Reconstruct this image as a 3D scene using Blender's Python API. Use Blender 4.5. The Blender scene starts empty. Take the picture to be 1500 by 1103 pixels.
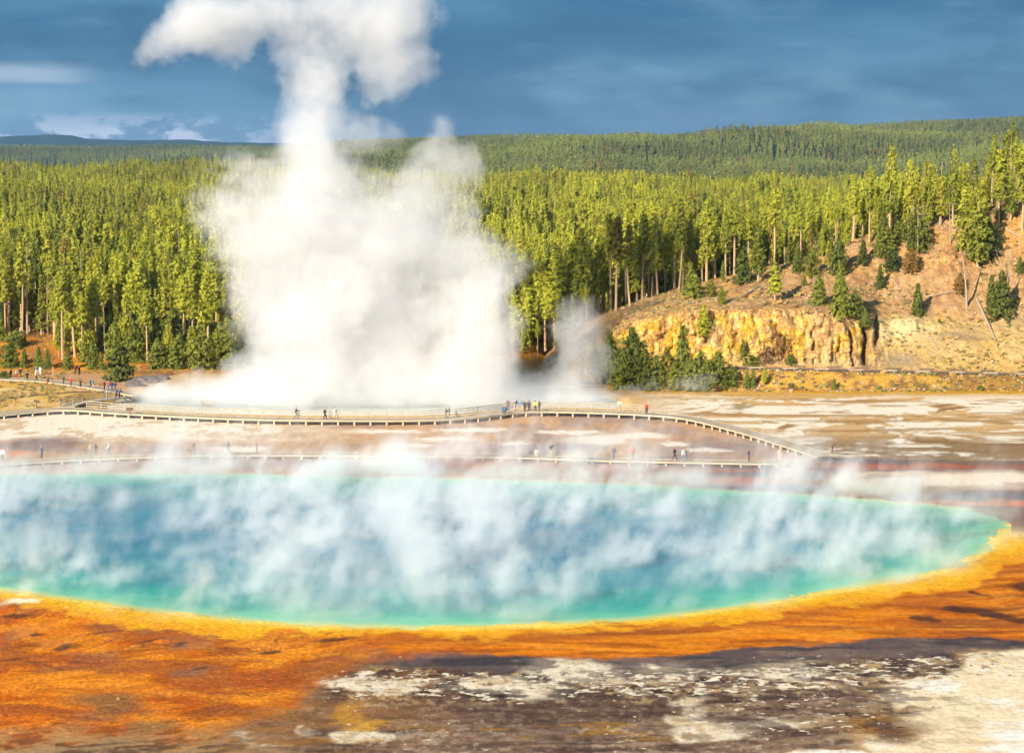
import bpy, bmesh, math, random
import numpy as np
from mathutils import Vector, Matrix

# ------------------------------------------------------------------ camera, sky, sun, exposure
SC = bpy.context.scene
COL = SC.collection
FPX = 3000.0            # focal length in photograph pixels (1500 wide)
CAMH = 40.0             # metres above the geyser basin
VH = 225.0              # photograph row of the horizon
TILT = math.atan((551.5 - VH) / FPX)
cam = bpy.data.objects.new('camera', bpy.data.cameras.new('camera'))
COL.objects.link(cam)
SC.camera = cam
cam.location = (0, 0, CAMH)
cam.rotation_euler = (math.pi / 2 - TILT, 0, 0)
cam.data.sensor_width = 36
cam.data.lens = 36 * FPX / 1500
cam.data.clip_start = 1.0
cam.data.clip_end = 60000

SUN_AZ = math.radians(-145)      # direction TO the sun: behind the camera, left
SUN_EL = math.radians(25)
SUN_DIR = Vector((math.sin(SUN_AZ) * math.cos(SUN_EL), math.cos(SUN_AZ) * math.cos(SUN_EL), math.sin(SUN_EL)))

world = bpy.data.worlds.new('World')
SC.world = world
world.use_nodes = True


def build_world():
    nt = world.node_tree
    n, l = nt.nodes, nt.links.new
    bg = n['Background']
    bg.inputs['Strength'].default_value = 0.10
    sky = n.new('ShaderNodeTexSky')
    sky.sky_type = 'NISHITA'
    sky.sun_disc = False
    sky.sun_elevation = SUN_EL
    sky.sun_rotation = SUN_AZ
    sky.altitude = 2200
    tc = n.new('ShaderNodeTexCoord')
    sep = n.new('ShaderNodeSeparateXYZ')
    l(tc.outputs['Generated'], sep.inputs[0])

    def mth(op, a, b=None, c=None):
        m = n.new('ShaderNodeMath')
        m.operation = op
        for i, x in enumerate((a, b, c)):
            if x is None:
                continue
            if isinstance(x, (int, float)):
                m.inputs[i].default_value = x
            else:
                l(x, m.inputs[i])
        return m.outputs[0]

    def ramp(x, a, b, lo=0.0, hi=1.0):
        m = n.new('ShaderNodeMapRange')
        m.interpolation_type = 'SMOOTHSTEP'
        l(x, m.inputs[0])
        for i, v in zip((1, 2, 3, 4), (a, b, lo, hi)):
            m.inputs[i].default_value = v
        return m.outputs[0]

    def mix(f, a, b):
        m = n.new('ShaderNodeMix')
        m.data_type = 'RGBA'
        if isinstance(f, (int, float)):
            m.inputs[0].default_value = f
        else:
            l(f, m.inputs[0])
        for i, x in ((6, a), (7, b)):
            if isinstance(x, tuple):
                m.inputs[i].default_value = x + (1,)
            else:
                l(x, m.inputs[i])
        return m.outputs[2]

    def noise(scale, mult, detail=5, off=(0, 0, 0), rough=.55):
        mp = n.new('ShaderNodeMapping')
        mp.inputs['Scale'].default_value = mult
        mp.inputs['Location'].default_value = off
        l(tc.outputs['Generated'], mp.inputs[0])
        t = n.new('ShaderNodeTexNoise')
        t.inputs['Scale'].default_value = scale
        t.inputs['Detail'].default_value = detail
        t.inputs['Roughness'].default_value = rough
        l(mp.outputs[0], t.inputs['Vector'])
        return t.outputs[0]

    el = sep.outputs['Z']
    az = mth('ARCTAN2', sep.outputs['X'], sep.outputs['Y'])
    # storm cloud: slate blue, broad soft banks
    big = noise(3.2, (1, 1, 7), 5, (.7, 0, .45))
    fine = noise(12.0, (1, 1, 4), 7, (3.1, 1.2, .3), .62)
    mid = noise(6.0, (1, 1, 3.0), 5, (1.7, .3, 1.1), .52)
    cloud = mix(ramp(big, .36, .62), (.05, .60, 1.36), (.38, 1.26, 2.15))
    cloud = mix(mth('MULTIPLY', ramp(mid, .50, .66), .8), cloud, (1.0, 1.95, 2.85))
    cloud = mix(mth('MULTIPLY', ramp(mid, .47, .33), .75), cloud, (.03, .46, 1.10))
    cloud = mix(mth('MULTIPLY', ramp(fine, .52, .74), .25), cloud, (.85, 1.9, 2.9))
    cloud = mix(mth('MULTIPLY', ramp(fine, .47, .30), .45), cloud, (.02, .50, 1.25))
    base_dark = mth('MULTIPLY', mth('MULTIPLY', ramp(el, .034, .010), ramp(az, -.13, -.04)), .55)
    cloud = mix(base_dark, cloud, (.03, .54, 1.30))
    # pale break under the cloud deck, low in the sky and open towards the left
    wob = mth('MULTIPLY', mth('SUBTRACT', noise(7.0, (1, 1, 14), 4, (0, .4, 0)), .5), .010)
    e2 = mth('ADD', el, wob)
    band = mth('MULTIPLY', ramp(e2, .021, .009), ramp(az, -.07, -.16))
    puffs = noise(46, (1, 1, 2.2), 5, (.3, .9, .2), .6)
    pale = mix(ramp(puffs, .44, .56), (.62, 1.30, 2.25), (3.3, 3.7, 4.7))
    pale = mix(ramp(noise(30, (1, 1, 3.0), 4, (1.3, .2, .9), .6), .60, .68), pale, (.30, .78, 1.45))
    cloud = mix(mth('MULTIPLY', band, .85), cloud, pale)
    # one bright torn streak higher up on the left
    e3 = mth('ADD', el, mth('MULTIPLY', mth('SUBTRACT', noise(12.0, (1, 1, 8), 4, (0.1, .2, .8)), .5), .012))
    streak = mth('MULTIPLY', mth('MULTIPLY', ramp(e3, .031, .036), ramp(e3, .044, .037)), ramp(az, -.19, -.225))
    cloud = mix(mth('MULTIPLY', streak, .6), cloud, (2.6, 3.1, 3.9))
    out = mix(.96, sky.outputs[0], cloud)
    # the deck thins out overhead and behind, where the clear evening sky lights the basin
    opening = mth('MULTIPLY', ramp(sep.outputs['Y'], .55, -.35), .55)
    over = mth('MULTIPLY', ramp(el, .12, .75), .40)
    out = mix(mth('MAXIMUM', opening, over), out, sky.outputs[0])
    l(out, bg.inputs['Color'])


build_world()
sun = bpy.data.lights.new('sun', 'SUN')
sun.energy = 4.7
sun.angle = math.radians(.55)
sun.color = (1.0, .90, .74)
sun_ob = bpy.data.objects.new('sun', sun)
COL.objects.link(sun_ob)
sun_ob.rotation_euler = SUN_DIR.to_track_quat('Z', 'Y').to_euler()
sun_ob.location = (-200, -200, 300)

SC.view_settings.view_transform = 'Standard'
SC.view_settings.look = 'None'
SC.view_settings.gamma = 1
SC.view_settings.use_curve_mapping = False
SC.view_settings.exposure = 1.0
SC.cycles.use_denoising = True
SC.cycles.max_bounces = 14
SC.cycles.diffuse_bounces = 2
SC.cycles.glossy_bounces = 2
SC.cycles.transmission_bounces = 3
SC.cycles.transparent_max_bounces = 128
SC.cycles.volume_bounces = 5
SC.cycles.volume_step_rate = 1.7
SC.cycles.volume_preview_step_rate = 1.6
SC.cycles.use_adaptive_sampling = True
SC.cycles.adaptive_threshold = 0.05
SC.cycles.adaptive_min_samples = 16

# ------------------------------------------------------------------ helpers
rng = np.random.default_rng(7)
random.seed(11)
CT, ST = math.cos(TILT), math.sin(TILT)


def ray(u, v):
    a, b = (u - 750) / FPX, (551.5 - v) / FPX
    return a, CT + b * ST, -ST + b * CT


def at_depth(u, v, d):
    a, y, z = ray(u, v)
    k = d / y
    return Vector((a * k, d, CAMH + z * k))


def on_z(u, v, z=0.0):
    a, y, zz = ray(u, v)
    k = (z - CAMH) / zz
    return Vector((a * k, y * k, z))


def project(x, d, z):
    """photograph pixel of a world point (numpy friendly)"""
    f = d * CT - (z - CAMH) * ST
    up = d * ST + (z - CAMH) * CT
    return 750 + FPX * x / f, 551.5 - FPX * up / f


_perm = rng.permutation(4096)
_val = rng.random(4096).astype(np.float32)


def vnoise(x, y, seed=0):
    x = np.asarray(x, np.float64) + seed * 17.31
    y = np.asarray(y, np.float64) - seed * 9.77
    xi, yi = np.floor(x).astype(np.int64), np.floor(y).astype(np.int64)
    fx, fy = (x - xi).astype(np.float32), (y - yi).astype(np.float32)
    fx, fy = fx * fx * fx * (fx * (fx * 6 - 15) + 10), fy * fy * fy * (fy * (fy * 6 - 15) + 10)

    def h(i, j):
        return _val[_perm[(_perm[i & 4095] + j * 7 + seed * 131) & 4095]]
    a = h(xi, yi) * (1 - fx) + h(xi + 1, yi) * fx
    b = h(xi, yi + 1) * (1 - fx) + h(xi + 1, yi + 1) * fx
    return a * (1 - fy) + b * fy


def fbm(x, y, oct=4, seed=0, gain=.5):
    s, a, t = 0, 1.0, 0
    for o in range(oct):
        s = s + a * vnoise(np.asarray(x) * 2 ** o, np.asarray(y) * 2 ** o, seed + o * 3)
        t += a
        a *= gain
    return s / t


def ridged(x, y, oct=3, seed=0):
    s, a, t = 0, 1.0, 0
    for o in range(oct):
        s = s + a * (1 - np.abs(2 * vnoise(np.asarray(x) * 2 ** o, np.asarray(y) * 2 ** o, seed + o * 5) - 1))
        t += a
        a *= .5
    return s / t


def sst(x, a, b):
    t = np.clip((np.asarray(x, np.float32) - a) / (b - a), 0, 1)
    return t * t * (3 - 2 * t)


def curve(pts):
    px = np.array([p[0] for p in pts], float)
    py = np.array([p[1] for p in pts], float)
    return lambda x: np.interp(x, px, py)


def lin(r, g, b, k=1.27):
    f = lambda c: ((c / 255 + .055) / 1.055) ** 2.4 if c > 10 else c / 255 / 12.92
    return np.array([min(f(c) / k, .80) for c in (r, g, b)], np.float32)


def grid_mesh(name, P, rows, cols, cc=None, smooth=True):
    """P: (rows*cols,3); cc: (n,4) colour attribute"""
    me = bpy.data.meshes.new(name)
    idx = np.arange(rows * cols).reshape(rows, cols)
    q = np.stack([idx[:-1, :-1], idx[:-1, 1:], idx[1:, 1:], idx[1:, :-1]], -1).reshape(-1, 4)
    me.vertices.add(len(P))
    me.vertices.foreach_set('co', np.asarray(P, np.float32).ravel())
    me.loops.add(q.size)
    me.loops.foreach_set('vertex_index', q.ravel().astype(np.int32))
    me.polygons.add(len(q))
    me.polygons.foreach_set('loop_start', np.arange(0, q.size, 4, dtype=np.int32))
    me.polygons.foreach_set('loop_total', np.full(len(q), 4, np.int32))
    if smooth:
        me.polygons.foreach_set('use_smooth', np.ones(len(q), bool))
    me.update(calc_edges=True)
    if cc is not None:
        at = me.attributes.new('tone', 'FLOAT_COLOR', 'POINT')
        at.data.foreach_set('color', np.asarray(cc, np.float32).ravel())
    return me


def tri_mesh(name, V, T, smooth=False):
    me = bpy.data.meshes.new(name)
    V = np.asarray(V, np.float32)
    T = np.asarray(T, np.int32)
    me.vertices.add(len(V))
    me.vertices.foreach_set('co', V.ravel())
    k = T.shape[1]
    me.loops.add(T.size)
    me.loops.foreach_set('vertex_index', T.ravel())
    me.polygons.add(len(T))
    me.polygons.foreach_set('loop_start', np.arange(0, T.size, k, dtype=np.int32))
    me.polygons.foreach_set('loop_total', np.full(len(T), k, np.int32))
    if smooth:
        me.polygons.foreach_set('use_smooth', np.ones(len(T), bool))
    me.update(calc_edges=True)
    return me


def link(name, me, mat=None, parent=None, kind=None, label=None, cat=None, group=None):
    o = bpy.data.objects.new(name, me)
    COL.objects.link(o)
    if mat is not None and me is not None and len(me.materials) == 0:
        me.materials.append(mat)
    if parent is not None:
        o.parent = parent
    for k, v in (('kind', kind), ('label', label), ('category', cat), ('group', group)):
        if v:
            o[k] = v
    return o


class MB:
    """collects boxes and tubes for one mesh"""

    def __init__(s):
        s.v, s.f = [], []

    def box(s, c, size, rz=0.0, ax=None):
        hx, hy, hz = size[0] / 2, size[1] / 2, size[2] / 2
        b = len(s.v)
        R = Matrix.Rotation(rz, 3, 'Z')
        if ax is not None:
            R = Vector(ax).to_track_quat('X', 'Z').to_matrix()
        for x, y, z in ((-1, -1, -1), (1, -1, -1), (1, 1, -1), (-1, 1, -1), (-1, -1, 1), (1, -1, 1), (1, 1, 1), (-1, 1, 1)):
            s.v.append(tuple(Vector(c) + R @ Vector((x * hx, y * hy, z * hz))))
        for q in ((0, 3, 2, 1), (4, 5, 6, 7), (0, 1, 5, 4), (1, 2, 6, 5), (2, 3, 7, 6), (3, 0, 4, 7)):
            s.f.append(tuple(b + i for i in q))
        return s

    def tube(s, pts, rad, n=6):
        pts = [Vector(p) for p in pts]
        b = len(s.v)
        for i, p in enumerate(pts):
            t = (pts[min(i + 1, len(pts) - 1)] - pts[max(i - 1, 0)]).normalized()
            q = t.to_track_quat('Z', 'Y')
            r = rad[i] if isinstance(rad, (list, tuple)) else rad
            for k in range(n):
                a = 2 * math.pi * k / n
                s.v.append(tuple(p + q @ Vector((math.cos(a) * r, math.sin(a) * r, 0))))
        for i in range(len(pts) - 1):
            for k in range(n):
                s.f.append((b + i * n + k, b + i * n + (k + 1) % n, b + (i + 1) * n + (k + 1) % n, b + (i + 1) * n + k))
        s.f.append(tuple(b + k for k in range(n))[::-1])
        s.f.append(tuple(b + (len(pts) - 1) * n + k for k in range(n)))
        return s

    def mesh(s, name):
        me = bpy.data.meshes.new(name)
        me.from_pydata(s.v, [], s.f)
        me.update()
        return me


# ------------------------------------------------------------------ materials
def new_mat(name):
    m = bpy.data.materials.new(name)
    m.use_nodes = True
    nt = m.node_tree
    return m, nt.nodes, nt.links.new, nt.nodes['Principled BSDF']


def noise_node(n, l, scale, detail=4, vec=None, rough=.55):
    t = n.new('ShaderNodeTexNoise')
    t.inputs['Scale'].default_value = scale
    t.inputs['Detail'].default_value = detail
    t.inputs['Roughness'].default_value = rough
    if vec is not None:
        l(vec, t.inputs['Vector'])
    return t.outputs[0]


def mix_node(n, l, f, a, b, mode='MIX'):
    m = n.new('ShaderNodeMix')
    m.data_type = 'RGBA'
    m.blend_type = mode
    for i, x in ((0, f), (6, a), (7, b)):
        if isinstance(x, (int, float)):
            m.inputs[i].default_value = x
        elif isinstance(x, (tuple, list, np.ndarray)):
            m.inputs[i].default_value = tuple(float(c) for c in x)[:3] + (1,)
        else:
            l(x, m.inputs[i])
    return m.outputs[2]


def range_node(n, l, x, a, b, lo, hi):
    m = n.new('ShaderNodeMapRange')
    l(x, m.inputs[0])
    for i, v in zip((1, 2, 3, 4), (a, b, lo, hi)):
        m.inputs[i].default_value = v
    return m.outputs[0]


def terrain_mat(name, s1, s2, bump=.3, amp=.28):
    """colour attribute 'tone' (alpha = wetness) with fine grain and relief"""
    m, n, l, p = new_mat(name)
    at = n.new('ShaderNodeAttribute')
    at.attribute_name = 'tone'
    pos = n.new('ShaderNodeNewGeometry').outputs['Position']
    a = noise_node(n, l, s1, 6, pos, .65)
    b = noise_node(n, l, s2, 4, pos, .6)
    fa = range_node(n, l, a, .3, .7, 1 - amp, 1 + amp)
    fb = range_node(n, l, b, .3, .7, 1 - amp * .6, 1 + amp * .6)
    mu = n.new('ShaderNodeMath')
    mu.operation = 'MULTIPLY'
    l(fa, mu.inputs[0])
    l(fb, mu.inputs[1])
    vm = n.new('ShaderNodeVectorMath')
    vm.operation = 'SCALE'
    l(at.outputs['Color'], vm.inputs[0])
    l(mu.outputs[0], vm.inputs['Scale'])
    l(vm.outputs[0], p.inputs['Base Color'])
    l(range_node(n, l, at.outputs['Alpha'], 0, 1, .92, .16), p.inputs['Roughness'])
    l(range_node(n, l, at.outputs['Alpha'], .15, 1, 0.0, .6), p.inputs['Specular IOR Level'])
    bn = n.new('ShaderNodeBump')
    bn.inputs['Strength'].default_value = bump
    bn.inputs['Distance'].default_value = .25
    l(a, bn.inputs['Height'])
    l(bn.outputs[0], p.inputs['Normal'])
    return m


_flat = {}


def plain_mat(name, rgb, rough=.8, var=.2, scale=6.0):
    if name in _flat:
        return _flat[name]
    m, n, l, p = new_mat(name)
    pos = n.new('ShaderNodeNewGeometry').outputs['Position']
    a = noise_node(n, l, scale, 4, pos)
    c = np.array(rgb)
    l(mix_node(n, l, a, tuple(c * (1 - var)), tuple(np.minimum(c * (1 + var), .85))), p.inputs['Base Color'])
    p.inputs['Roughness'].default_value = rough
    p.inputs['Specular IOR Level'].default_value = .2
    _flat[name] = m
    return m


def ground_mat():
    """basin floor: zone colours plus crisp chips of sinter, dark specks, thin cracks and grainy mats where the zones call for them"""
    m = terrain_mat('basin_ground', 1.6, 6.0, .35, .24)
    n, l = m.node_tree.nodes, m.node_tree.links.new
    p = n['Principled BSDF']
    at = n.new('ShaderNodeAttribute')
    at.attribute_name = 'crust'
    sp = n.new('ShaderNodeSeparateColor')
    l(at.outputs['Color'], sp.inputs[0])
    pos = n.new('ShaderNodeNewGeometry').outputs['Position']

    def nz(scale, off, detail=7, rough=.68):
        mp = n.new('ShaderNodeMapping')
        mp.inputs['Location'].default_value = off
        mp.inputs['Scale'].default_value = scale
        l(pos, mp.inputs[0])
        return noise_node(n, l, 1.0, detail, mp.outputs[0], rough)

    def thresh(field, amount, hi, span, soft):
        """1 where field > hi - span * amount"""
        t = n.new('ShaderNodeMath')
        t.operation = 'MULTIPLY_ADD'
        l(amount, t.inputs[0])
        t.inputs[1].default_value = span
        l(field, t.inputs[2])
        return range_node(n, l, t.outputs[0], hi, hi + soft, 0, 1)

    col = p.inputs['Base Color'].links[0].from_socket
    a = thresh(nz((.9, 1.1, 1), (3, 7, 0), 9, .66), sp.outputs[1], .74, .24, .04)
    dk = mix_node(n, l, 1.0, col, (.42, .38, .38), 'MULTIPLY')
    col = mix_node(n, l, a, col, dk)
    f1 = nz((.9, 1.3, 1), (11, 2, 0), 5, .6)
    ab = n.new('ShaderNodeMath')
    ab.operation = 'ABSOLUTE'
    sb = n.new('ShaderNodeMath')
    sb.operation = 'SUBTRACT'
    l(f1, sb.inputs[0])
    sb.inputs[1].default_value = .5
    l(sb.outputs[0], ab.inputs[0])
    lines = range_node(n, l, ab.outputs[0], .003, .011, 1, 0)
    ml = n.new('ShaderNodeMath')
    ml.operation = 'MULTIPLY'
    l(lines, ml.inputs[0])
    l(sp.outputs[2], ml.inputs[1])
    col = mix_node(n, l, ml.outputs[0], col, (.055, .038, .036))
    b = thresh(nz((.75, .95, 1), (0, 0, 0), 9, .66), sp.outputs[0], .77, .30, .03)
    col = mix_node(n, l, b, col, mix_node(n, l, nz((4, 4, 1), (5, 5, 0), 2), (.52, .42, .27), (.78, .70, .56)))
    c = thresh(nz((2.6, 3.6, 1), (1, 9, 0), 5, .7), at.outputs['Alpha'], .72, .20, .05)
    br = mix_node(n, l, 1.0, col, (1.45, 1.55, 1.4), 'MULTIPLY')
    col = mix_node(n, l, c, col, br)
    l(col, p.inputs['Base Color'])
    return m


MAT_GROUND = ground_mat()
def rock_mat():
    m = terrain_mat('bluff_rock', 1.5, 6.0, .9, .30)
    n, l = m.node_tree.nodes, m.node_tree.links.new
    p = n['Principled BSDF']
    pos = n.new('ShaderNodeNewGeometry').outputs['Position']
    mp = n.new('ShaderNodeMapping')
    mp.inputs['Scale'].default_value = (1.0, .8, .55)
    l(pos, mp.inputs[0])
    wn = n.new('ShaderNodeTexNoise')
    wn.inputs['Scale'].default_value = .8
    l(mp.outputs[0], wn.inputs['Vector'])
    ad = n.new('ShaderNodeVectorMath')
    ad.operation = 'MULTIPLY_ADD'
    l(wn.outputs['Color'], ad.inputs[0])
    ad.inputs[1].default_value = (1.2, 1.2, 1.2)
    l(mp.outputs[0], ad.inputs[2])
    ve = n.new('ShaderNodeTexVoronoi')
    ve.feature = 'DISTANCE_TO_EDGE'
    ve.inputs['Scale'].default_value = 1.35
    l(ad.outputs[0], ve.inputs['Vector'])
    vf = n.new('ShaderNodeTexVoronoi')
    vf.inputs['Scale'].default_value = 1.35
    l(ad.outputs[0], vf.inputs['Vector'])
    sx = n.new('ShaderNodeSeparateColor')
    l(vf.outputs['Color'], sx.inputs[0])
    at2 = n.new('ShaderNodeAttribute')
    at2.attribute_name = 'tone'
    joint = range_node(n, l, ve.outputs['Distance'], 0, .07, .68, 1.0)
    cell = range_node(n, l, sx.outputs[0], 0, 1, .80, 1.20)
    for lk in list(p.inputs['Roughness'].links) + list(p.inputs['Specular IOR Level'].links):
        m.node_tree.links.remove(lk)
    p.inputs['Roughness'].default_value = .92
    p.inputs['Specular IOR Level'].default_value = .02
    mu = n.new('ShaderNodeMath')
    mu.operation = 'MULTIPLY'
    l(joint, mu.inputs[0])
    l(cell, mu.inputs[1])
    mk = n.new('ShaderNodeMix')
    l(at2.outputs['Alpha'], mk.inputs[0])
    mk.inputs[2].default_value = 1.0
    l(mu.outputs[0], mk.inputs[3])
    mu = mk
    src = p.inputs['Base Color'].links[0].from_socket
    vm = n.new('ShaderNodeVectorMath')
    vm.operation = 'SCALE'
    l(src, vm.inputs[0])
    l(mu.outputs[0], vm.inputs['Scale'])
    l(vm.outputs[0], p.inputs['Base Color'])
    b2 = n.new('ShaderNodeBump')
    b2.inputs['Strength'].default_value = .9
    b2.inputs['Distance'].default_value = .35
    l(mu.outputs[0], b2.inputs['Height'])
    l(p.inputs['Normal'].links[0].from_socket, b2.inputs['Normal'])
    l(b2.outputs[0], p.inputs['Normal'])
    return m


MAT_BLUFF = rock_mat()
MAT_HILL = terrain_mat('forest_floor', .05, .6, .3, .3)
MAT_MOUNT = terrain_mat('far_mountain', .004, .02, .1, .25)

# ------------------------------------------------------------------ terrain heights (x to the right, d away from the camera)
RIDGE = curve([(0, 0), (8, 3.6), (15, 8.2), (24, 11.4), (32, 13.8), (43, 16.6), (57, 19.6), (71, 25.2), (86, 28.4), (100, 31), (130, 34), (200, 37)])
CLIFF = curve([(0, 0), (8, 3.0), (15, 7.4), (22, 10.6), (32, 12.6), (50, 12.4), (60, 11.4), (68, 9.8), (84, 9.2), (105, 9.4), (140, 9), (200, 8)])
CWID = curve([(0, 10), (10, 7), (18, 5.0), (57, 4.6), (61, 6), (68, 12), (100, 14), (200, 14)])
ROADZ = curve([(0, 0), (18, .4), (28, 2.4), (39, 3.04), (88, 1.9), (150, .7), (200, .2)])
HILLZ = curve([(-600, 8), (0, 11), (200, 14), (280, 20), (400, 40), (500, 60), (700, 68), (850, 69), (1000, 70), (1100, 76), (1200, 85), (1350, 93), (1500, 101), (1900, 116), (2300, 120)])


def forest_h(x, d):
    z = 3.8 * sst(d, 372 + 6 * vnoise(x / 22, 0 * x, 3), 404) + 4.5 * sst(d, 440, 760) + 8.0 * sst(d, 950, 1500) * (1 - .95 * sst(750 + FPX * x / np.maximum(d, 1), 300, 760))
    z = z + sst(d, 380, 460) * (fbm(x / 60, d / 60, 3, 21) - .5) * 3.0
    z = z + sst(d, 600, 1100) * (fbm(x / 180, d / 220, 3, 22) - .5) * 9
    return z


def hill_h(x, d):
    u = 750 + FPX * x / np.maximum(d, 1)
    top = HILLZ(u)
    f1 = sst(d, 1750, 3600 + 250 * (vnoise(u / 260, u * 0, 5) - .5))
    f1 = .75 * f1 + .25 * np.clip((d - 1750) / 1850, 0, 1)
    z = -9 * sst(d, 1520, 1800)
    gul = (fbm(x / 260, d / 420, 4, 31) - .5) * 46 + (ridged(x / 420 + d / 900, d / 1500, 2, 33) - .6) * 34
    z = z + (top - 4) * f1 + gul * sst(d, 1900, 2500) * (1 - sst(d, 3100, 3600)) * sst(u, 250, 600)
    z = z - 60 * sst(d, 3700, 4300)
    z = z - (17 - 10 * sst(u, 300, 760)) * sst(d, 2200, 3300)
    left = 30 + 8 * (vnoise(u / 200, u * 0, 8) - .5)
    z = z + sst(d, 4150, 5200) * (left - z) + 0
    return z - 60 * sst(d, 5400, 6400)


def bluff_h(x, d):
    zr = ROADZ(x)
    cw = CWID(x)
    c, r = CLIFF(x), RIDGE(x)
    c = np.maximum(c, zr)
    z = zr * sst(d, 343.5 + 1.2 * vnoise(x / 7, x * 0, 4), 350)
    t = np.clip((d - 356.3) / cw, 0, 1)
    face = t * .72 + .28 * t * t * (3 - 2 * t)
    z = z + (c - zr) * face
    d1 = 356.3 + cw
    t2 = np.clip((d - d1) / (394 - d1), 0, 1)
    z = z + (np.maximum(r, c) - c) * (t2 * .8 + .2 * sst(t2, 0, 1))
    return z


def terrain(x, d):
    x = np.asarray(x, float)
    d = np.asarray(d, float)
    f = forest_h(x, d) + np.where(d > 1500, hill_h(x, d), 0)
    m = sst(x, 2, 12)
    b = bluff_h(x, np.minimum(d, 430))
    k = 1 - sst(d, 430, 640)
    b = b * (1 - .42 * sst(d, 395, 440)) * k
    f = f * (1 - m * (1 - sst(d, 350, 420)))
    return np.where(x > 0, np.maximum(f, b * m), f)


def hit(u, v):
    """where the camera ray through a photograph pixel meets the terrain"""
    a, y, z = ray(u, v)
    ds = np.concatenate([np.linspace(120, 330, 200), np.arange(330, 430, .25), np.geomspace(430, 6000, 900)])
    xs, zs = a * ds / y, CAMH + z * ds / y
    below = np.nonzero(zs <= terrain(xs, ds))[0]
    i = below[0] if len(below) else len(ds) - 1
    return Vector((xs[i], ds[i], float(terrain(xs[i:i + 1], ds[i:i + 1])[0])))


# ------------------------------------------------------------------ outlines of the two pools (photograph pixels on the basin floor)
NEAR = [(-330, 800), (-220, 829), (-100, 848), (0, 862), (60, 870), (130, 880), (190, 889), (260, 897), (350, 907), (450, 914), (550, 917), (650, 918), (750, 916),
        (850, 911), (950, 904), (1050, 893), (1130, 882), (1190, 872), (1232, 862), (1300, 851), (1360, 840), (1410, 824), (1445, 806), (1470, 786)]
FAR = [(1482, 768), (1460, 756), (1400, 744), (1300, 734), (1200, 726), (1100, 720), (1000, 714), (900, 709), (700, 702), (500, 697), (300, 694), (100, 694), (0, 696), (-120, 702), (-250, 720), (-330, 750)]
POOL = [on_z(u, v) for u, v in NEAR + FAR]
CRATER = [on_z(u, v) for u, v in ((160, 596), (168, 585), (205, 575), (300, 569), (420, 566), (560, 564), (700, 565), (800, 568), (880, 577), (905, 588), (895, 595), (780, 594), (720, 598), (640, 604), (480, 605), (320, 603), (230, 599))]
NEARV = curve(NEAR)
FARV = curve(sorted(FAR))


def smooth_poly(P, k=6):
    """Catmull-Rom through a closed outline"""
    out, n = [], len(P)
    for i in range(n):
        p0, p1, p2, p3 = P[i - 1], P[i], P[(i + 1) % n], P[(i + 2) % n]
        for j in range(k):
            t = j / k
            out.append(.5 * ((2 * p1) + (p2 - p0) * t + (2 * p0 - 5 * p1 + 4 * p2 - p3) * t * t + (3 * p1 - p0 - 3 * p2 + p3) * t ** 3))
    return out


def poly_signed(P, x, y):
    """signed distance in metres, negative inside"""
    A = np.array([(p.x, p.y) for p in P])
    B = np.roll(A, -1, 0)
    best = np.full(x.shape, 1e9)
    ins = np.zeros(x.shape, bool)
    for (ax, ay), (bx, by) in zip(A, B):
        ex, ey = bx - ax, by - ay
        t = np.clip(((x - ax) * ex + (y - ay) * ey) / (ex * ex + ey * ey + 1e-9), 0, 1)
        best = np.minimum(best, (x - ax - t * ex) ** 2 + (y - ay - t * ey) ** 2)
        cr = (ay > y) != (by > y)
        with np.errstate(divide='ignore', invalid='ignore'):
            ins ^= cr & (x < ex * (y - ay) / (ey + 1e-12) + ax)
    d = np.sqrt(best)
    return np.where(ins, -d, d)


POOL_S = smooth_poly(POOL, 5)
CRATER_S = smooth_poly(CRATER, 4)


# ------------------------------------------------------------------ the basin floor
CRUST = []


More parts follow.
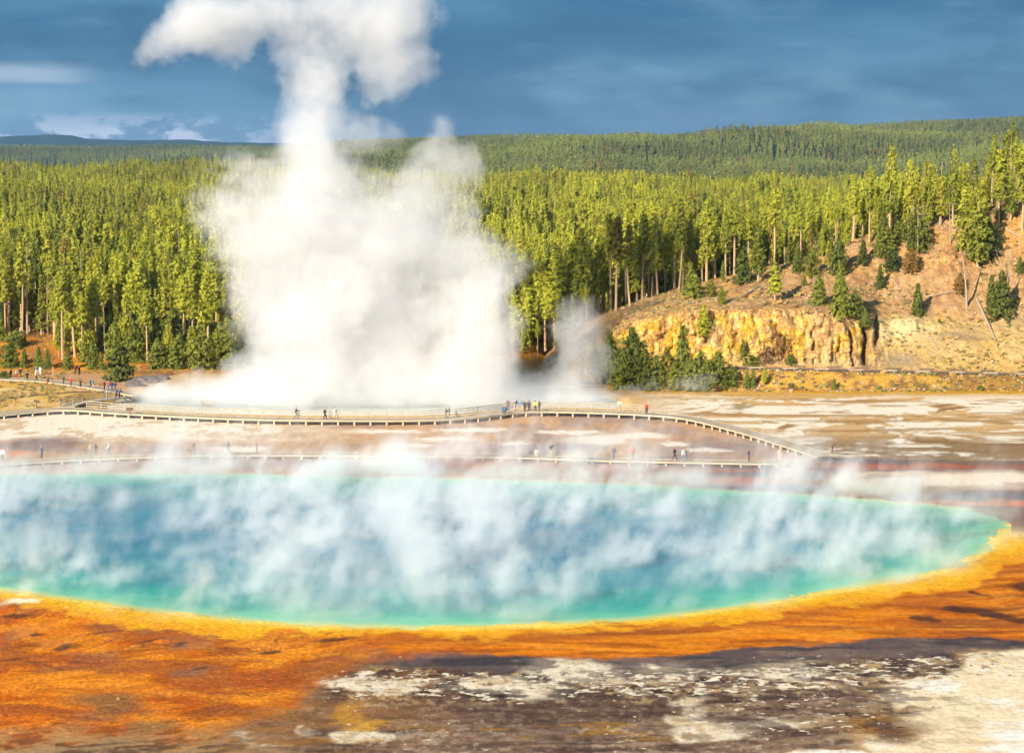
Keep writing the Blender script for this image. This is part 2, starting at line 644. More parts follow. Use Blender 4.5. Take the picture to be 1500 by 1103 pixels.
def build_ground():
    vs = np.concatenate([[2300, 1700, 1400, 1280], np.arange(1200, 497, -1.6)])
    us = np.arange(-320, 1830, 2.0)
    rows, cols = len(vs), len(us)
    U, V = np.meshgrid(us, vs)
    U, V = U.ravel(), V.ravel()
    a, b = (U - 750) / FPX, (551.5 - V) / FPX
    zz = -ST + b * CT
    k = -CAMH / zz
    X, D = a * k, (CT + b * ST) * k
    Z = terrain(X, D)
    inb = sst(X, 3, 10) * sst(D, 343, 346)
    Z = Z * (1 - inb) - .7 * inb                                  # the bluff sheet lies above the basin sheet
    sd = poly_signed(POOL_S, X, D)
    sc = poly_signed(CRATER_S, X, D)
    # pixel coordinates wobbled by world noise: every border gets a natural, ragged line
    n1 = fbm(X / 5, D / 5, 4, 1) - .5
    n2 = fbm(X / 5, D / 5, 4, 2) - .5
    n3 = fbm(X / 1.2, D / 1.2, 3, 3) - .5
    u = U + n1 * 70 + n3 * 18
    v = V + n2 * 26 + n3 * 6
    pers = np.clip((V - VH) / 700, .3, 1.3)
    v = V + (v - V) * pers ** 2
    C = np.zeros((len(U), 3), np.float32)
    wet = np.zeros(len(U), np.float32)

    def put(mask, col, w=None):
        m = np.clip(mask, 0, 1)[:, None]
        C[:] = C * (1 - m) + np.asarray(col, np.float32) * m
        if w is not None:
            wet[:] = wet * (1 - m[:, 0]) + w * m[:, 0]

    def ell(u0, v0, ru, rv, soft=.35, uu=None, vv=None):
        uu = u if uu is None else uu
        vv = v if vv is None else vv
        r = np.sqrt(((uu - u0) / ru) ** 2 + ((vv - v0) / rv) ** 2)
        return 1 - sst(r, 1 - soft, 1 + soft)

    # ---- flow coordinates: angle round the spring and distance from it
    pc = on_z(640, 800)
    ang = np.arctan2(D - pc.y, X - pc.x)
    rad = np.hypot(X - pc.x, (D - pc.y))
    wx = (fbm(X / 16, D / 16, 3, 6) - .5) * 9
    wy = (fbm(X / 16, D / 16, 3, 5) - .5) * 9
    ca, sa = math.cos(.46), math.sin(.46)
    al, ac = (X + wx) * ca + (D + wy) * sa, -(X + wx) * sa + (D + wy) * ca
    cb, sb = math.cos(.05), math.sin(.05)
    bl, bc = (X + wx * .6) * cb + (D + wy * .6) * sb, -(X + wx * .6) * sb + (D + wy * .6) * cb
    lw = 1 - sst(U, 420, 760)
    flow = fbm(al / 11, ac / 2.6, 5, 7, .6) * lw + fbm(bl / 16, bc / 2.4, 5, 77, .6) * (1 - lw)
    flow2 = fbm(al / 2.4, ac / 1.0, 5, 8, .62) * lw + fbm(bl / 6, bc / 1.0, 4, 78, .6) * (1 - lw)
    crk = ridged(X / 2.6 + n1 * 2, D / 2.0 + n2 * 2, 3, 9)
    patch = fbm(X / 2.2, D / 3.0, 5, 10, .6)
    grain = fbm(X / .45, D / .8, 3, 11)
    mott = fbm(X / 7, D / 9, 5, 12, .55)

    # ---- brown-mauve sinter flats in front (base)
    mauve = lin(130, 103, 84)
    C[:] = mauve
    put(sst(flow2, .48, .66) * .5, lin(164, 134, 112))
    put(sst(flow2, .48, .34) * .7, lin(92, 70, 56))
    put(sst(mott, .52, .64) * .5, lin(158, 126, 100))
    put(sst(mott, .46, .38) * .6, lin(82, 64, 54))
    streak = fbm(bl / 5, bc / .8, 5, 14, .6)
    put(sst(streak, .57, .72) * .35, lin(170, 144, 120))
    put(sst(streak, .44, .30) * .4, lin(80, 62, 58))
    put(sst(grain, .56, .74) * .3, lin(172, 144, 120))
    put(sst(grain, .44, .28) * .35, lin(78, 62, 58))
    put(sst(crk, .86, .93) * .6 * sst(V, 1040, 1075) * (1 - sst(np.abs(U - 760), 170, 300)), lin(62, 46, 44))
    # golden seeping lines
    gold = sst(fbm((X + wx * .6) / 5, (D + wy * .35) / 1.1, 5, 15, .62), .52, .62)
    put(gold * ell(820, 1070, 330, 14, .6) * .8, lin(164, 118, 44))
    put(gold * ell(520, 1062, 60, 26, .6), lin(215, 160, 50))
    # warm brown in front of the orange mats on the left
    put(ell(330, 1080, 230, 50, .8, U, V) * .8 * sst(flow, .35, .6), lin(165, 115, 60))
    put(ell(500, 1010, 130, 40, .8, U, V) * .6, lin(170, 118, 70))
    # dark wet apron
    ob = curve([(-400, 1180), (0, 1096), (90, 1078), (150, 1068), (200, 1072), (250, 1085), (330, 1066), (400, 1042), (450, 1012), (480, 988), (520, 974), (560, 958), (640, 953), (800, 963), (900, 963), (1000, 959), (1100, 949), (1200, 945), (1300, 931), (1400, 933), (1500, 937), (1900, 940)])(U + n1 * 26)
    dark_w = curve([(-400, 0), (500, 2), (560, 22), (640, 30), (760, 26), (860, 14), (960, 22), (1100, 30), (1200, 28), (1320, 34), (1420, 22), (1500, 20), (1900, 14)])(U)
    band = sst(U, 500, 600) * sst(V + n3 * 9 + n2 * 14, ob - 2, ob + 2) * (1 - sst(V + n3 * 10 + n1 * 18, ob + dark_w - 5, ob + dark_w + 5))
    put(band, lin(98, 82, 78), .25)
    put(band * sst(mott, .5, .62) * .8, lin(128, 106, 96), .2)
    put(band * sst(fbm(X / 8, D / 1.6, 3, 17), .48, .36) * .8, lin(58, 48, 50), .35)
    # broken, sparkling crust of white and black chips behind it
    rim = sst(V, ob + dark_w - 6, ob + dark_w + 3) * (1 - sst(V, ob + dark_w + 30, ob + dark_w + 62))
    rim = rim * sst(U, 440, 500)
    chips = sst(patch + .5 * (grain - .5) + .3 * (flow2 - .5), .585, .655)
    put(rim * sst(patch, .50, .42) * .7, lin(58, 46, 46))
    put(rim * chips * .4, lin(200, 176, 140))
    put(rim * chips * sst(grain, .55, .7) * .6, lin(205, 170, 90))
    speck = sst(fbm(X / .9, D / 1.1, 4, 18, .65) + .35 * (mott - .5) + .3 * (flow2 - .5), .645, .71)
    put(speck * .3 * sst(U, 430, 560) * sst(V, 985, 1010), lin(222, 202, 170))
    # pale sinter shields
    for (eu, ev, ru, rv, s) in ((835, 982, 70, 17, .3), (860, 985, 44, 10, .35), (520, 1072, 42, 11, .3), (545, 1070, 34, 8, .3), (510, 998, 42, 10, .35),
                                (560, 1004, 60, 8, .5), (1025, 1068, 34, 15, .3), (1030, 1050, 22, 12, .3), (1060, 1076, 40, 7, .5), (1000, 1030, 24, 9, .5), (1120, 1060, 60, 8, .6),
                                (700, 1008, 46, 10, .6), (760, 1012, 60, 9, .6), (980, 986, 60, 9, .6), (1140, 985, 80, 12, .6), (370, 1095, 26, 5, .4), (440, 1066, 18, 5, .5), (355, 1085, 10, 8, .4)):
        m = ell(eu, ev, ru, rv, s)
        put(m * (.25 + .75 * sst(patch + .4 * (flow2 - .5), .40, .52)), lin(238, 222, 192), .05)
        put(m * sst(patch, .56, .66) * .7, lin(205, 172, 126))
    put(ell(505, 1042, 20, 8, .6) * .75 * sst(patch, .36, .5), lin(204, 146, 56))
    put(ell(524, 1056, 30, 6, .6) * .8 * sst(patch, .36, .5), lin(222, 166, 66))
    # the great cream-white flat at lower right
    cr = np.maximum.reduce([ell(1440, 1012, 160, 26, .45), ell(1400, 1072, 140, 48, .35), ell(1500, 1060, 170, 70, .35), ell(1560, 1000, 180, 60, .4), ell(1230, 1104, 80, 10, .5)])
    put(sst(cr, .2, .6) * .7 * sst(mott, .42, .56), lin(206, 166, 114))
    put(sst(cr + .5 * (patch - .5), .45, .8), lin(248, 226, 186), 0)
    put(sst(cr, .6, 1.) * sst(mott, .42, .6) * .9, lin(253, 246, 232))
    put(sst(cr, .4, .8) * sst(streak, .56, .7) * .45, lin(225, 188, 130))
    br = ell(1320, 1058, 74, 22, .6)
    put(br * .9 * sst(mott, .30, .52), lin(160, 112, 40))
    put(ell(1310, 1060, 40, 12, .7) * .8, lin(120, 84, 56))
    # dark freckles drifting into it
    fr = ell(1190, 1030, 190, 66, .6)
    put(fr * sst(fbm(X / 2.0, D / 1.4, 4, 19), .52, .62) * .75, lin(84, 66, 62))
    put(fr * sst(fbm(X / 3.0, D / 1.6, 4, 20), .55, .70) * .4, lin(206, 176, 132))
    # ---- orange and rust bacterial mats
    yb = curve([(-400, 20), (0, 24), (100, 30), (200, 36), (300, 33), (400, 27), (600, 19), (800, 18), (1000, 21), (1150, 26), (1300, 34), (1420, 52), (1500, 60), (1900, 40)])(U)
    yb = yb * .74
    t = V - NEARV(np.clip(U, -330, 1470))
    t = np.where(U > 1470, V - np.interp(U, [1470, 1500, 1900], [786, 778, 770]), t)
    we = 3 + 20 * lw
    om = (1 - sst(V + n3 * (7 + 16 * lw) + n2 * (8 + 40 * lw), ob - we, ob + we)) * sst(t, -20, -12)
    put(om, lin(206, 112, 34), .12)
    put(om * sst(flow, .50, .62) * .85, lin(228, 134, 30))
    put(om * sst(flow, .47, .36) * .8, lin(160, 92, 46))
    put(om * sst(flow2, .55, .66) * .5, lin(242, 160, 52))
    put(om * sst(flow2, .45, .34) * .55, lin(146, 74, 32))
    lefty = 1 - sst(U, 380, 620)
    put(om * lefty * sst(fbm(X / 4.5, D / 6, 5, 24, .6), .54, .66) * .6, lin(212, 98, 20))
    put(om * lefty * sst(V, 955, 1000) * sst(mott, .50, .60) * .55, lin(196, 88, 26))
    put(om * lefty * sst(V, 905, 935) * (1 - sst(V, 960, 1000)) * sst(mott, .53, .44) * .8, lin(164, 98, 50), .4)
    ch = ridged(al / 9 + n1 * .8, ac / 3.0 + n2 * .8, 3, 27)
    put(om * lefty * sst(ch, .84, .92) * .6, lin(120, 64, 34), .2)
    put(om * lefty * sst(ch, .74, .84) * (1 - sst(ch, .84, .88)) * .35, lin(240, 160, 60))
    broad = fbm((X + wx) / 9 + .4 * D / 9, (D + wy) / 5, 4, 28, .55)
    put(om * lefty * sst(broad, .52, .60) * .6, lin(156, 84, 42), .2)
    put(om * lefty * sst(broad, .46, .38) * .45, lin(236, 142, 40))
    # rust line close to the water on the right of it, bright rim
    put(om * (1 - lefty) * sst(t, yb - 2, yb + 5) * (1 - sst(t, yb + 10, yb + 20)) * .55, lin(176, 96, 44))
    # grey-tan dry ribs at bottom left
    rib = ell(140, 1110, 260, 46, .5, U, V + n1 * 30) * sst(flow2, .40, .56)
    put(rib * .8, lin(176, 142, 96), .1)
    put(ell(140, 1110, 260, 40, .5, U, V + n1 * 30) * sst(flow2, .46, .34) * .8, lin(112, 84, 58))
    put(ell(165, 1032, 60, 13, .6) * .75, lin(120, 96, 66))
    put(ell(220, 1062, 40, 9, .6) * .7, lin(128, 100, 70))
    put(ell(280, 985, 36, 6, .6, u, V + (u - 280) * .10) * .6, lin(122, 98, 76))
    for (eu, ev, ru, rv) in ((110, 948, 20, 3.2), (55, 931, 9, 2.5), (270, 942, 14, 3), (395, 955, 22, 2.6), (13, 964, 6, 1.6), (300, 980, 14, 2.2), (215, 939, 20, 2),
                             (20, 905, 22, 4), (490, 940, 20, 2)):
        put(ell(eu, ev, ru, rv, .4, u, V + n2 * 8 + (u - eu) * .12) * .9, lin(96, 62, 42))
    put(sst(ridged(X / 5 + flow * 3, D / 9, 3, 26), .90, .96) * om * lefty * .65 * sst(V, 915, 930), lin(112, 58, 32))
    for (eu, ev, ru, rv) in ((1355, 906, 14, 4), (1440, 895, 44, 6), (1500, 862, 34, 8), (1445, 870, 10, 3), (1402, 891, 16, 4), (1490, 905, 50, 4)):
        put(ell(eu, ev, ru, rv, .4, u, V + n2 * 10 - (u - eu) * .14) * .85, lin(78, 52, 44), .1)
    # ---- yellow rim and pale lip
    ym = sst(t + n3 * 5, -22, -12) * (1 - sst(t + n3 * 14 + n2 * 26, yb - 4, yb + 6)) * (U < 1900)
    put(ym, lin(246, 184, 22), .25)
    put(ym * sst(patch, .54, .70) * .35, lin(250, 206, 74))
    put(ym * sst(mott, .48, .36) * .45, lin(228, 150, 20))
    put(ym * sst(t, yb * .45, yb) * .55, lin(232, 142, 22))
    put(ym * (1 - sst(t, 3, 11)) * .9, lin(240, 214, 96), .4)
    put(ell(35, 881, 20, 4, .4), lin(246, 226, 190))
    put(ell(120, 893, 60, 3.5, .6) * chips * .8, lin(250, 232, 190))
    # ---- far side of the spring
    FV = FARV(np.clip(U, -330, 1480))
    FV = np.where(U > 1480, 752, FV)
    far = 1 - sst(V, FV - 2, FV + 3)
    far = np.where((U > 1480) & (V < 790), 1 - sst(V, 748, 790), far)
    z = far
    m2 = fbm(X / 10, D / 14, 5, 41, .55)
    m3 = fbm(X / 3.2, D / 5, 5, 42, .6)
    m4 = fbm(X / 24, D / 30, 4, 43)
    put(z, lin(214, 178, 140), .1)
    put(z * sst(m2, .50, .62) * .8, lin(216, 176, 128))
    put(z * sst(m3, .52, .62) * .6, lin(160, 122, 98))
    # between the two walks: mauve-brown and orange-tan
    bw2 = curve([(-400, 690), (0, 680), (150, 671), (300, 667), (450, 667), (600, 668), (750, 670), (900, 675), (1050, 678), (1150, 679), (1200, 670), (1900, 670)])(U)
    bw1 = curve([(-400, 620), (0, 608), (70, 602), (110, 602), (200, 608), (300, 613), (400, 616), (600, 617), (680, 614), (740, 609), (800, 605), (930, 608), (1000, 615), (1050, 627), (1100, 642), (1150, 658), (1200, 672), (1900, 680)])(U)
    mid = sst(V, bw1 - 1, bw1 + 2) * (1 - sst(V, bw2 - 2, bw2 + 1))
    put(mid * sst(U, 380, 560) * .9, lin(206, 164, 126), .15)
    put(mid * sst(U, 380, 560) * sst(m2, .48, .58) * .7, lin(168, 140, 126), .35)
    put(mid * sst(U, 380, 560) * sst(m3, .55, .64) * .75, lin(214, 160, 104))
    put(mid * ell(790, 657, 90, 10, .7) * .8, lin(122, 104, 108), .5)
    put(mid * ell(1090, 655, 80, 14, .7) * .7, lin(146, 124, 118), .4)
    wl = (1 - sst(U + n1 * 200, 330, 540)) * mid
    put(wl * (1 - sst(v, 638, 652)), lin(248, 232, 208))
    put(wl * sst(m3, .55, .63) * .7, lin(206, 168, 122))
    put(wl * sst(v, 640, 656) * .8, lin(196, 158, 124))
    put(wl * sst(v, 646, 660) * sst(m2, .52, .44) * .7, lin(156, 128, 120))
    put(wl * ell(60, 652, 60, 10, .6) * .85, lin(140, 112, 108), .3)
    put(wl * ell(8, 664, 20, 4, .5) * .9, lin(224, 128, 46))
    put(wl * ell(235, 660, 40, 8, .6) * .7, lin(140, 116, 116))
    for (eu, ev, ru, rv) in ((880, 645, 46, 7), (930, 638, 30, 4), (350, 658, 36, 4), (650, 643, 40, 3), (600, 652, 30, 3), (760, 650, 18, 2.4), (1000, 650, 26, 3), (840, 633, 40, 3), (700, 630, 60, 3), (560, 632, 60, 3), (1040, 660, 20, 3)):
        put(mid * ell(eu, ev, ru, rv, .4, U + n1 * 60, V + n3 * 5) * .95, lin(250, 236, 214))
    # between front walk and water
    sh = sst(V, bw2 - 1, bw2 + 1) * far
    put(sh, lin(190, 150, 130), .5)
    put(sh * sst(m2, .48, .58) * .7, lin(196, 132, 104), .5)
    put(sh * sst(m3, .54, .62) * .5, lin(140, 104, 100), .6)
    put(sh * sst(V, FV - 16, FV - 3) * .6, lin(206, 150, 96))
    rt = sst(U, 960, 1060)
    put(sh * rt * .8, lin(124, 98, 100), .7)
    lines = fbm(X / 30, D / 2.2, 3, 44)
    put(sh * rt * sst(lines, .50, .58) * .8, lin(176, 96, 58), .5)
    put(sh * rt * sst(lines, .46, .38) * .7, lin(84, 68, 80), .8)
    put(sh * ell(1080, 706, 70, 5, .5) * .8, lin(190, 92, 62))
    # right of the junction: wet slate flats, olive, then white terrace
    rw = sst(U, 1190, 1230)
    z2 = far * rw
    put(z2 * sst(v, 644, 660), lin(124, 100, 98), .75)
    put(z2 * ell(1290, 668, 100, 12, .7) * .8, lin(104, 92, 112), .9)
    put(z2 * ell(1410, 660, 110, 20, .7) * .85, lin(128, 100, 52), .6)
    put(z2 * sst(V, 676, 682) * .85, lin(138, 84, 58), .5)
    put(z2 * ell(1350, 683, 170, 2.5, .6) * .8, lin(196, 96, 44))
    put(z2 * ell(1260, 705, 130, 7, .7) * .8, lin(214, 176, 122), .2)
    put(z2 * ell(1450, 702, 130, 11, .5), lin(244, 224, 196), .1)
    put(z2 * ell(1310, 692, 90, 3, .6) * .9, lin(236, 206, 160))
    put(z2 * ell(1290, 718, 130, 7, .7) * .8, lin(188, 150, 84), .4)
    put(z2 * ell(1470, 727, 110, 8, .5, U + n1 * 50, V + n3 * 5), lin(92, 82, 96), .9)
    put(z2 * ell(1480, 738, 110, 4, .5), lin(214, 104, 38), .3)
    put(z2 * ell(1500, 746, 110, 4, .5) * .8, lin(128, 76, 64), .4)
    # white patchwork flats behind the walk on the right
    bk = 1 - sst(V, bw1 - 3, bw1)
    rb = bk * sst(U, 900, 1040)
    put(rb, lin(216, 178, 126))
    warp = (fbm(X / 18, D / 18, 3, 46) - .5) * 26
    chan = ridged((X + warp) / 13, (D + warp * .8) / 9.5, 3, 45) + .10 * (m3 - .5)
    cell = fbm((X + warp) / 8, (D + warp * .6) / 4.4, 4, 47, .55) + .2 * (m4 - .5)
    white = (1 - sst(chan, .80, .875)) * sst(cell, .43, .50)
    put(rb * white, lin(250, 236, 210))
    put(rb * sst(m3, .54, .64) * (1 - white) * .7, lin(226, 178, 108))
    put(rb * sst(chan, .84, .92) * .85, lin(140, 104, 62), .35)
    put(rb * sst(fbm((X + warp) / 16, D / 3.0, 4, 48, .6), .56, .64) * .75, lin(170, 128, 70), .2)
    cell = cell - .04
    put(rb * sst(V, 630, 652) * sst(cell, .53, .45) * .8, lin(136, 104, 62), .4)
    put(rb * (1 - sst(V, 574, 588)) * .85, lin(222, 170, 84))
    put(rb * (1 - sst(V, 569, 578)) * .85 * sst(m3, .4, .55), lin(232, 178, 46))
    put(rb * ell(1085, 596, 20, 6, .5) * .8, lin(150, 118, 60))
    # gold grass and pale dust, left behind the walk
    lb = bk * (1 - sst(U, 880, 960))
    put(lb, lin(224, 182, 112))
    put(lb * sst(m3, .50, .62) * .7, lin(240, 208, 146))
    put(lb * sst(m2, .54, .64) * .7, lin(212, 158, 54))
    put(lb * ell(60, 561, 110, 6, .6) * .8, lin(226, 172, 50))
    put(lb * ell(130, 558, 110, 12, .6, U, V - (U - 130) * .06) * .8, lin(196, 150, 120))
    put(lb * ell(100, 583, 60, 5, .6) * .6, lin(226, 176, 66))
    put(lb * sst(U, 170, 240) * .7, lin(208, 176, 138))
    # forest floor
    ff = 1 - sst(V + n2 * 10, 541, 553)
    ff = ff * (1 - sst(U, 860, 920)) * sst(V, 300, 400)
    put(ff, lin(196, 128, 50))
    put(ff * sst(m3, .52, .62) * .8, lin(222, 158, 40))
    put(ff * sst(m2, .54, .64) * .8, lin(150, 98, 60))
    # relief
    sandz = (fbm(X / 2.5, D / 2.5, 4, 51) - .5) * .10 + (fbm(X / .8, D / .8, 3, 52) - .5) * .05
    flats = sst(U, 420, 560) * sst(V, ob, ob + 14) * (1 - sst(cr, .45, .75))
    lift = .03 * sst(C.mean(1), .28, .5) * (V > 960) * (1 - sst(cr, .2, .6)) + .03 * rim * chips
    Z = Z + sandz + lift + om * ((flow - .5) * .28 - .10 * sst(ch, .82, .92) * lefty) + flats * (flow2 - .5) * .16
    ns = (fbm(X / 1.6, D / 1.6, 3, 53) - .5) * 2.4 + (fbm(X / 6, D / 6, 3, 54) - .5) * 3.0
    lip = .14 * (1 - sst(sd, 1.5, 14))
    Z = Z + lip
    slope = .035 + .13 * (sd + ns)
    Z = np.where(sd < 3.0, np.minimum(Z, np.maximum(slope, -1.2)), Z)
    Z = Z - .9 * sst(-sc, -2.5, .5)
    wet = np.minimum(wet, .5)
    flats = sst(U, 420, 560) * sst(V, ob, ob + 14) * (1 - sst(cr, .45, .75))
    R_ = np.maximum.reduce([rim * .80, fr * .62, flats * .10 + .45 * flats * sst(mott, .52, .62), .5 * sst(cr, .15, .4) * (1 - sst(cr, .5, .8)), .45 * rb, .25 * mid * sst(U, 400, 600), .15 * om * lefty])
    G_ = np.maximum.reduce([rim * .75, fr * .75, flats * .45, .35 * rb * (1 - white), .3 * mid, .30 * om])
    B_ = np.maximum.reduce([flats * .35, flats * sst(V, 1040, 1070) * (1 - sst(np.abs(U - 740), 160, 320)) * .9, .45 * om * lefty, .3 * rb, .15 * sst(cr, .5, .8)])
    A_ = np.maximum(om * (.35 + .65 * lefty), ym * .8)
    crust = np.stack([R_, G_, B_, A_], 1)
    w_ = np.where((V > 950) & (V < 1130) & (U > -60) & (U < 1560), (rim * 1.2 * chips + .5 * fr * sst(patch, .5, .6) + .6 * flats * sst(patch + .3 * (mott - .5), .56, .64)), 0).astype(float) * np.clip((1200 - V) / 150, .3, 2)
    pk = rng.choice(len(U), 450, p=w_ / w_.sum())
    CRUST.append(np.stack([X[pk] + rng.normal(size=450) * .12, D[pk] + rng.normal(size=450) * .2, Z[pk]], 1))
    cc = np.concatenate([C, wet[:, None]], 1)
    me = grid_mesh('ground', np.stack([X, D, Z], 1), rows, cols, cc)
    at = me.attributes.new('crust', 'FLOAT_COLOR', 'POINT')
    at.data.foreach_set('color', np.ascontiguousarray(crust, np.float32).ravel())
    return link('ground', me, MAT_GROUND, kind='structure')


build_ground()


# ------------------------------------------------------------------ bluff on the right: bank, road shelf, ochre cliff, slope
def build_bluff():
    xs = np.arange(1.0, 170, .32)
    ds = np.concatenate([np.arange(341.5, 351, .45), np.arange(351, 356, .8), np.arange(356, 362.2, .10), np.arange(362.2, 372, .22), np.arange(372, 396, .4), np.arange(396, 432, 1.2)])
    rows, cols = len(ds), len(xs)
    X, D = np.meshgrid(xs, ds)
    X, D = X.ravel(), D.ravel()
    Z = bluff_h(X, D)
    Z = np.maximum(Z * sst(X, 2, 12), 0) * np.where(D > 395, 1 - .42 * sst(D, 395, 440), 1)
    c, zr, cw = np.maximum(CLIFF(X), ROADZ(X)), ROADZ(X), CWID(X)
    hrel = np.clip((Z - zr) / np.maximum(c - zr, .5), 0, 1.4)
    onface = sst(D, 356.2, 357) * (1 - sst(D, 356.3 + cw - .3, 356.3 + cw + 2.5))
    steep = onface * (1 - sst(X, 62, 70)) * sst(X, 8, 14)
    tal = onface * sst(X, 60, 70)
    up = sst(D, 356.3 + cw, 356.3 + cw + 3)
    # rock relief: columns, ledges, clefts
    colm = ridged(X / 1.5 + fbm(X / 4, Z / 4, 2, 61) * 1.2, Z / 5.5, 3, 62)
    blk = fbm(X / 1.3, Z / 1.6, 4, 63, .6)
    big = fbm(X / 6, Z / 9, 3, 64)
    dy = steep * ((colm - .5) * 1.9 + (blk - .5) * 2.2 + (big - .5) * 3.2 + (ridged(X / .8, Z / 2.2, 2, 65) - .5) * .8)
    cleft = np.zeros_like(X)
    for cx, lean, w, dep, z0, z1 in ((62.6, .12, .55, 3.4, 3, 12), (60.0, -.03, .3, 2.4, 2, 9), (64.6, .3, .42, 2.6, 6, 12), (57.5, .1, .2, 1.2, 3, 8), (38, .1, .22, .9, 6, 12), (47, .05, .25, 1.0, 4, 10), (30, .1, .25, .9, 5, 11), (25, -.1, .2, .8, 4, 9), (53, .0, .2, .9, 3, 9)):
        dx = X - (cx + lean * (Z - 6) + (vnoise(Z / 1.3, X * 0, 66) - .5) * .9)
        cleft = np.maximum(cleft, np.exp(-(dx / w) ** 2) * sst(Z, z0 - .6, z0 + .6) * (1 - sst(Z, z1 - .8, z1 + .8)) * dep)
    dy = dy - cleft * sst(D, 356.2, 357) * (1 - sst(D, 366, 370)) * -1
    # soft relief on slope and talus
    rough = (fbm(X / 3.5, D / 3.5, 4, 67) - .5) * 1.3 + (fbm(X / .9, D / .9, 3, 68) - .5) * .45
    Zr = Z + rough * (up * .9 + tal * .6) + (fbm(X / 1.2, D / 1.2, 3, 69) - .5) * .35 * sst(D, 344, 346) * (1 - sst(D, 349, 350.5))
    knob = np.exp(-(((X - 82) / 3.5) ** 2 + ((D - 382) / 4) ** 2))
    Zr = Zr + knob * (1.2 + 2.6 * (ridged(X / 1.6, D / 1.6, 3, 70) - .5))
    ledge = np.exp(-(((X - 73) / 8) ** 2)) * sst(D, 366, 367.5) * (1 - sst(D, 369, 371))
    Zr = Zr + ledge * (ridged(X / 1.5, D / 2, 2, 71) - .35) * 1.6
    Y = D + dy
    # colours
    m1 = fbm(X / 5, Z / 5 + D / 9, 4, 81)
    m2 = fbm(X / 1.6, Z / 2.4 + D / 5, 4, 82, .6)
    m3 = fbm(X / .7, Z / 1.2 + D / 2, 3, 83)
    C = np.zeros((len(X), 3), np.float32)

    def put(mask, col):
        m = np.clip(mask, 0, 1)[:, None]
        C[:] = C * (1 - m) + np.asarray(col, np.float32) * m

    # slope soil
    C[:] = lin(188, 148, 102)
    put(sst(m1, .50, .62) * .8, lin(202, 156, 92))
    put(sst(m2, .54, .66) * .5, lin(160, 112, 74))
    put(sst(X, 78, 92) * sst(fbm(X / 9, D / 9, 3, 84), .42, .56) * .6 * up, lin(204, 148, 72))
    put(sst(m3, .60, .72) * .5 * up, lin(216, 182, 130))
    # cliff
    put(steep, lin(214, 174, 112))
    lefty = 1 - sst(X, 40, 56)
    put(steep * sst(m1 + .18 * lefty - .05, .40, .58) * .85, lin(228, 176, 52))
    put(steep * sst(m2, .52, .66) * .5, lin(238, 196, 74))
    put(steep * sst(m2, .46, .36) * .55, lin(196, 140, 96))
    put(steep * sst(m3, .58, .7) * .6, lin(232, 200, 140))
    put(steep * sst(m3, .42, .3) * .4, lin(150, 106, 58))
    put(steep * sst(Z, zr + 2.6, zr + .6) * sst(X, 36, 48) * .7, lin(190, 168, 128))
    put(steep * sst(hrel, .86, 1.0) * .7, lin(206, 160, 108))
    # talus
    put(tal, lin(212, 178, 116))
    put(tal * sst(m1, .52, .62) * .6, lin(220, 180, 98))
    put(tal * sst(m3, .56, .7) * .6, lin(190, 146, 84))
    put(tal * np.exp(-(((X - 69) / 7) ** 2 + ((Z - 8.6) / 2.2) ** 2)) * .9, lin(240, 216, 156))
    put(tal * np.exp(-(((X - 67) / 5.5) ** 2 + ((Z - 4.0) / 1.3) ** 2)) * .85, lin(150, 134, 112))
    put(tal * np.exp(-(((X - 80) / 5.0) ** 2 + ((Z - 7.6) / .8) ** 2)) * .7, lin(142, 124, 100))
    put(np.exp(-(((X - 91) / 5) ** 2 + ((Z - 10) / 1.3) ** 2)) * .6 * sst(D, 362, 366), lin(180, 150, 116))
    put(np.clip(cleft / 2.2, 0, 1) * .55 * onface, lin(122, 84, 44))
    put(knob * .7 * sst(m2, .45, .6), lin(176, 130, 84))
    # bank and shelf
    bank = 1 - sst(D, 350, 351)
    g = fbm(X / 2.2, D / 2.2, 4, 85, .6)
    put(bank, lin(186, 142, 74))
    put(bank * sst(g, .5, .62) * .8, lin(206, 160, 64))
    put(bank * sst(g, .48, .38) * .8, lin(124, 88, 48))
    put(bank * sst(X, 66, 82) * .55, lin(130, 96, 54))
    put(bank * (1 - sst(D, 343.6, 345)) * .8, lin(228, 170, 40))
    shelf = sst(D, 350, 350.6) * (1 - sst(D, 355.6, 356.4))
    put(shelf, lin(210, 164, 106))
    put(shelf * sst(D, 351.2, 351.6) * (1 - sst(D, 354.6, 355.2)), lin(166, 136, 106))
    # plateau floor under the trees
    put(sst(D, 392, 398) * .7, lin(150, 108, 60))
    C *= (1 - .06 * steep - .16 * tal - .12 * up)[:, None].astype(np.float32)      # cliff, scree and slope colours darkened to offset the stronger sun on them
    rk = np.clip(np.maximum(steep, np.maximum(.8 * knob, ledge * .8)) + .10 * up, 0, 1)
    cc = np.concatenate([C, rk[:, None].astype(np.float32)], 1)
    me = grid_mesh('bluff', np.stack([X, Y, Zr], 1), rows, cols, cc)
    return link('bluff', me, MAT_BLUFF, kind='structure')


build_bluff()


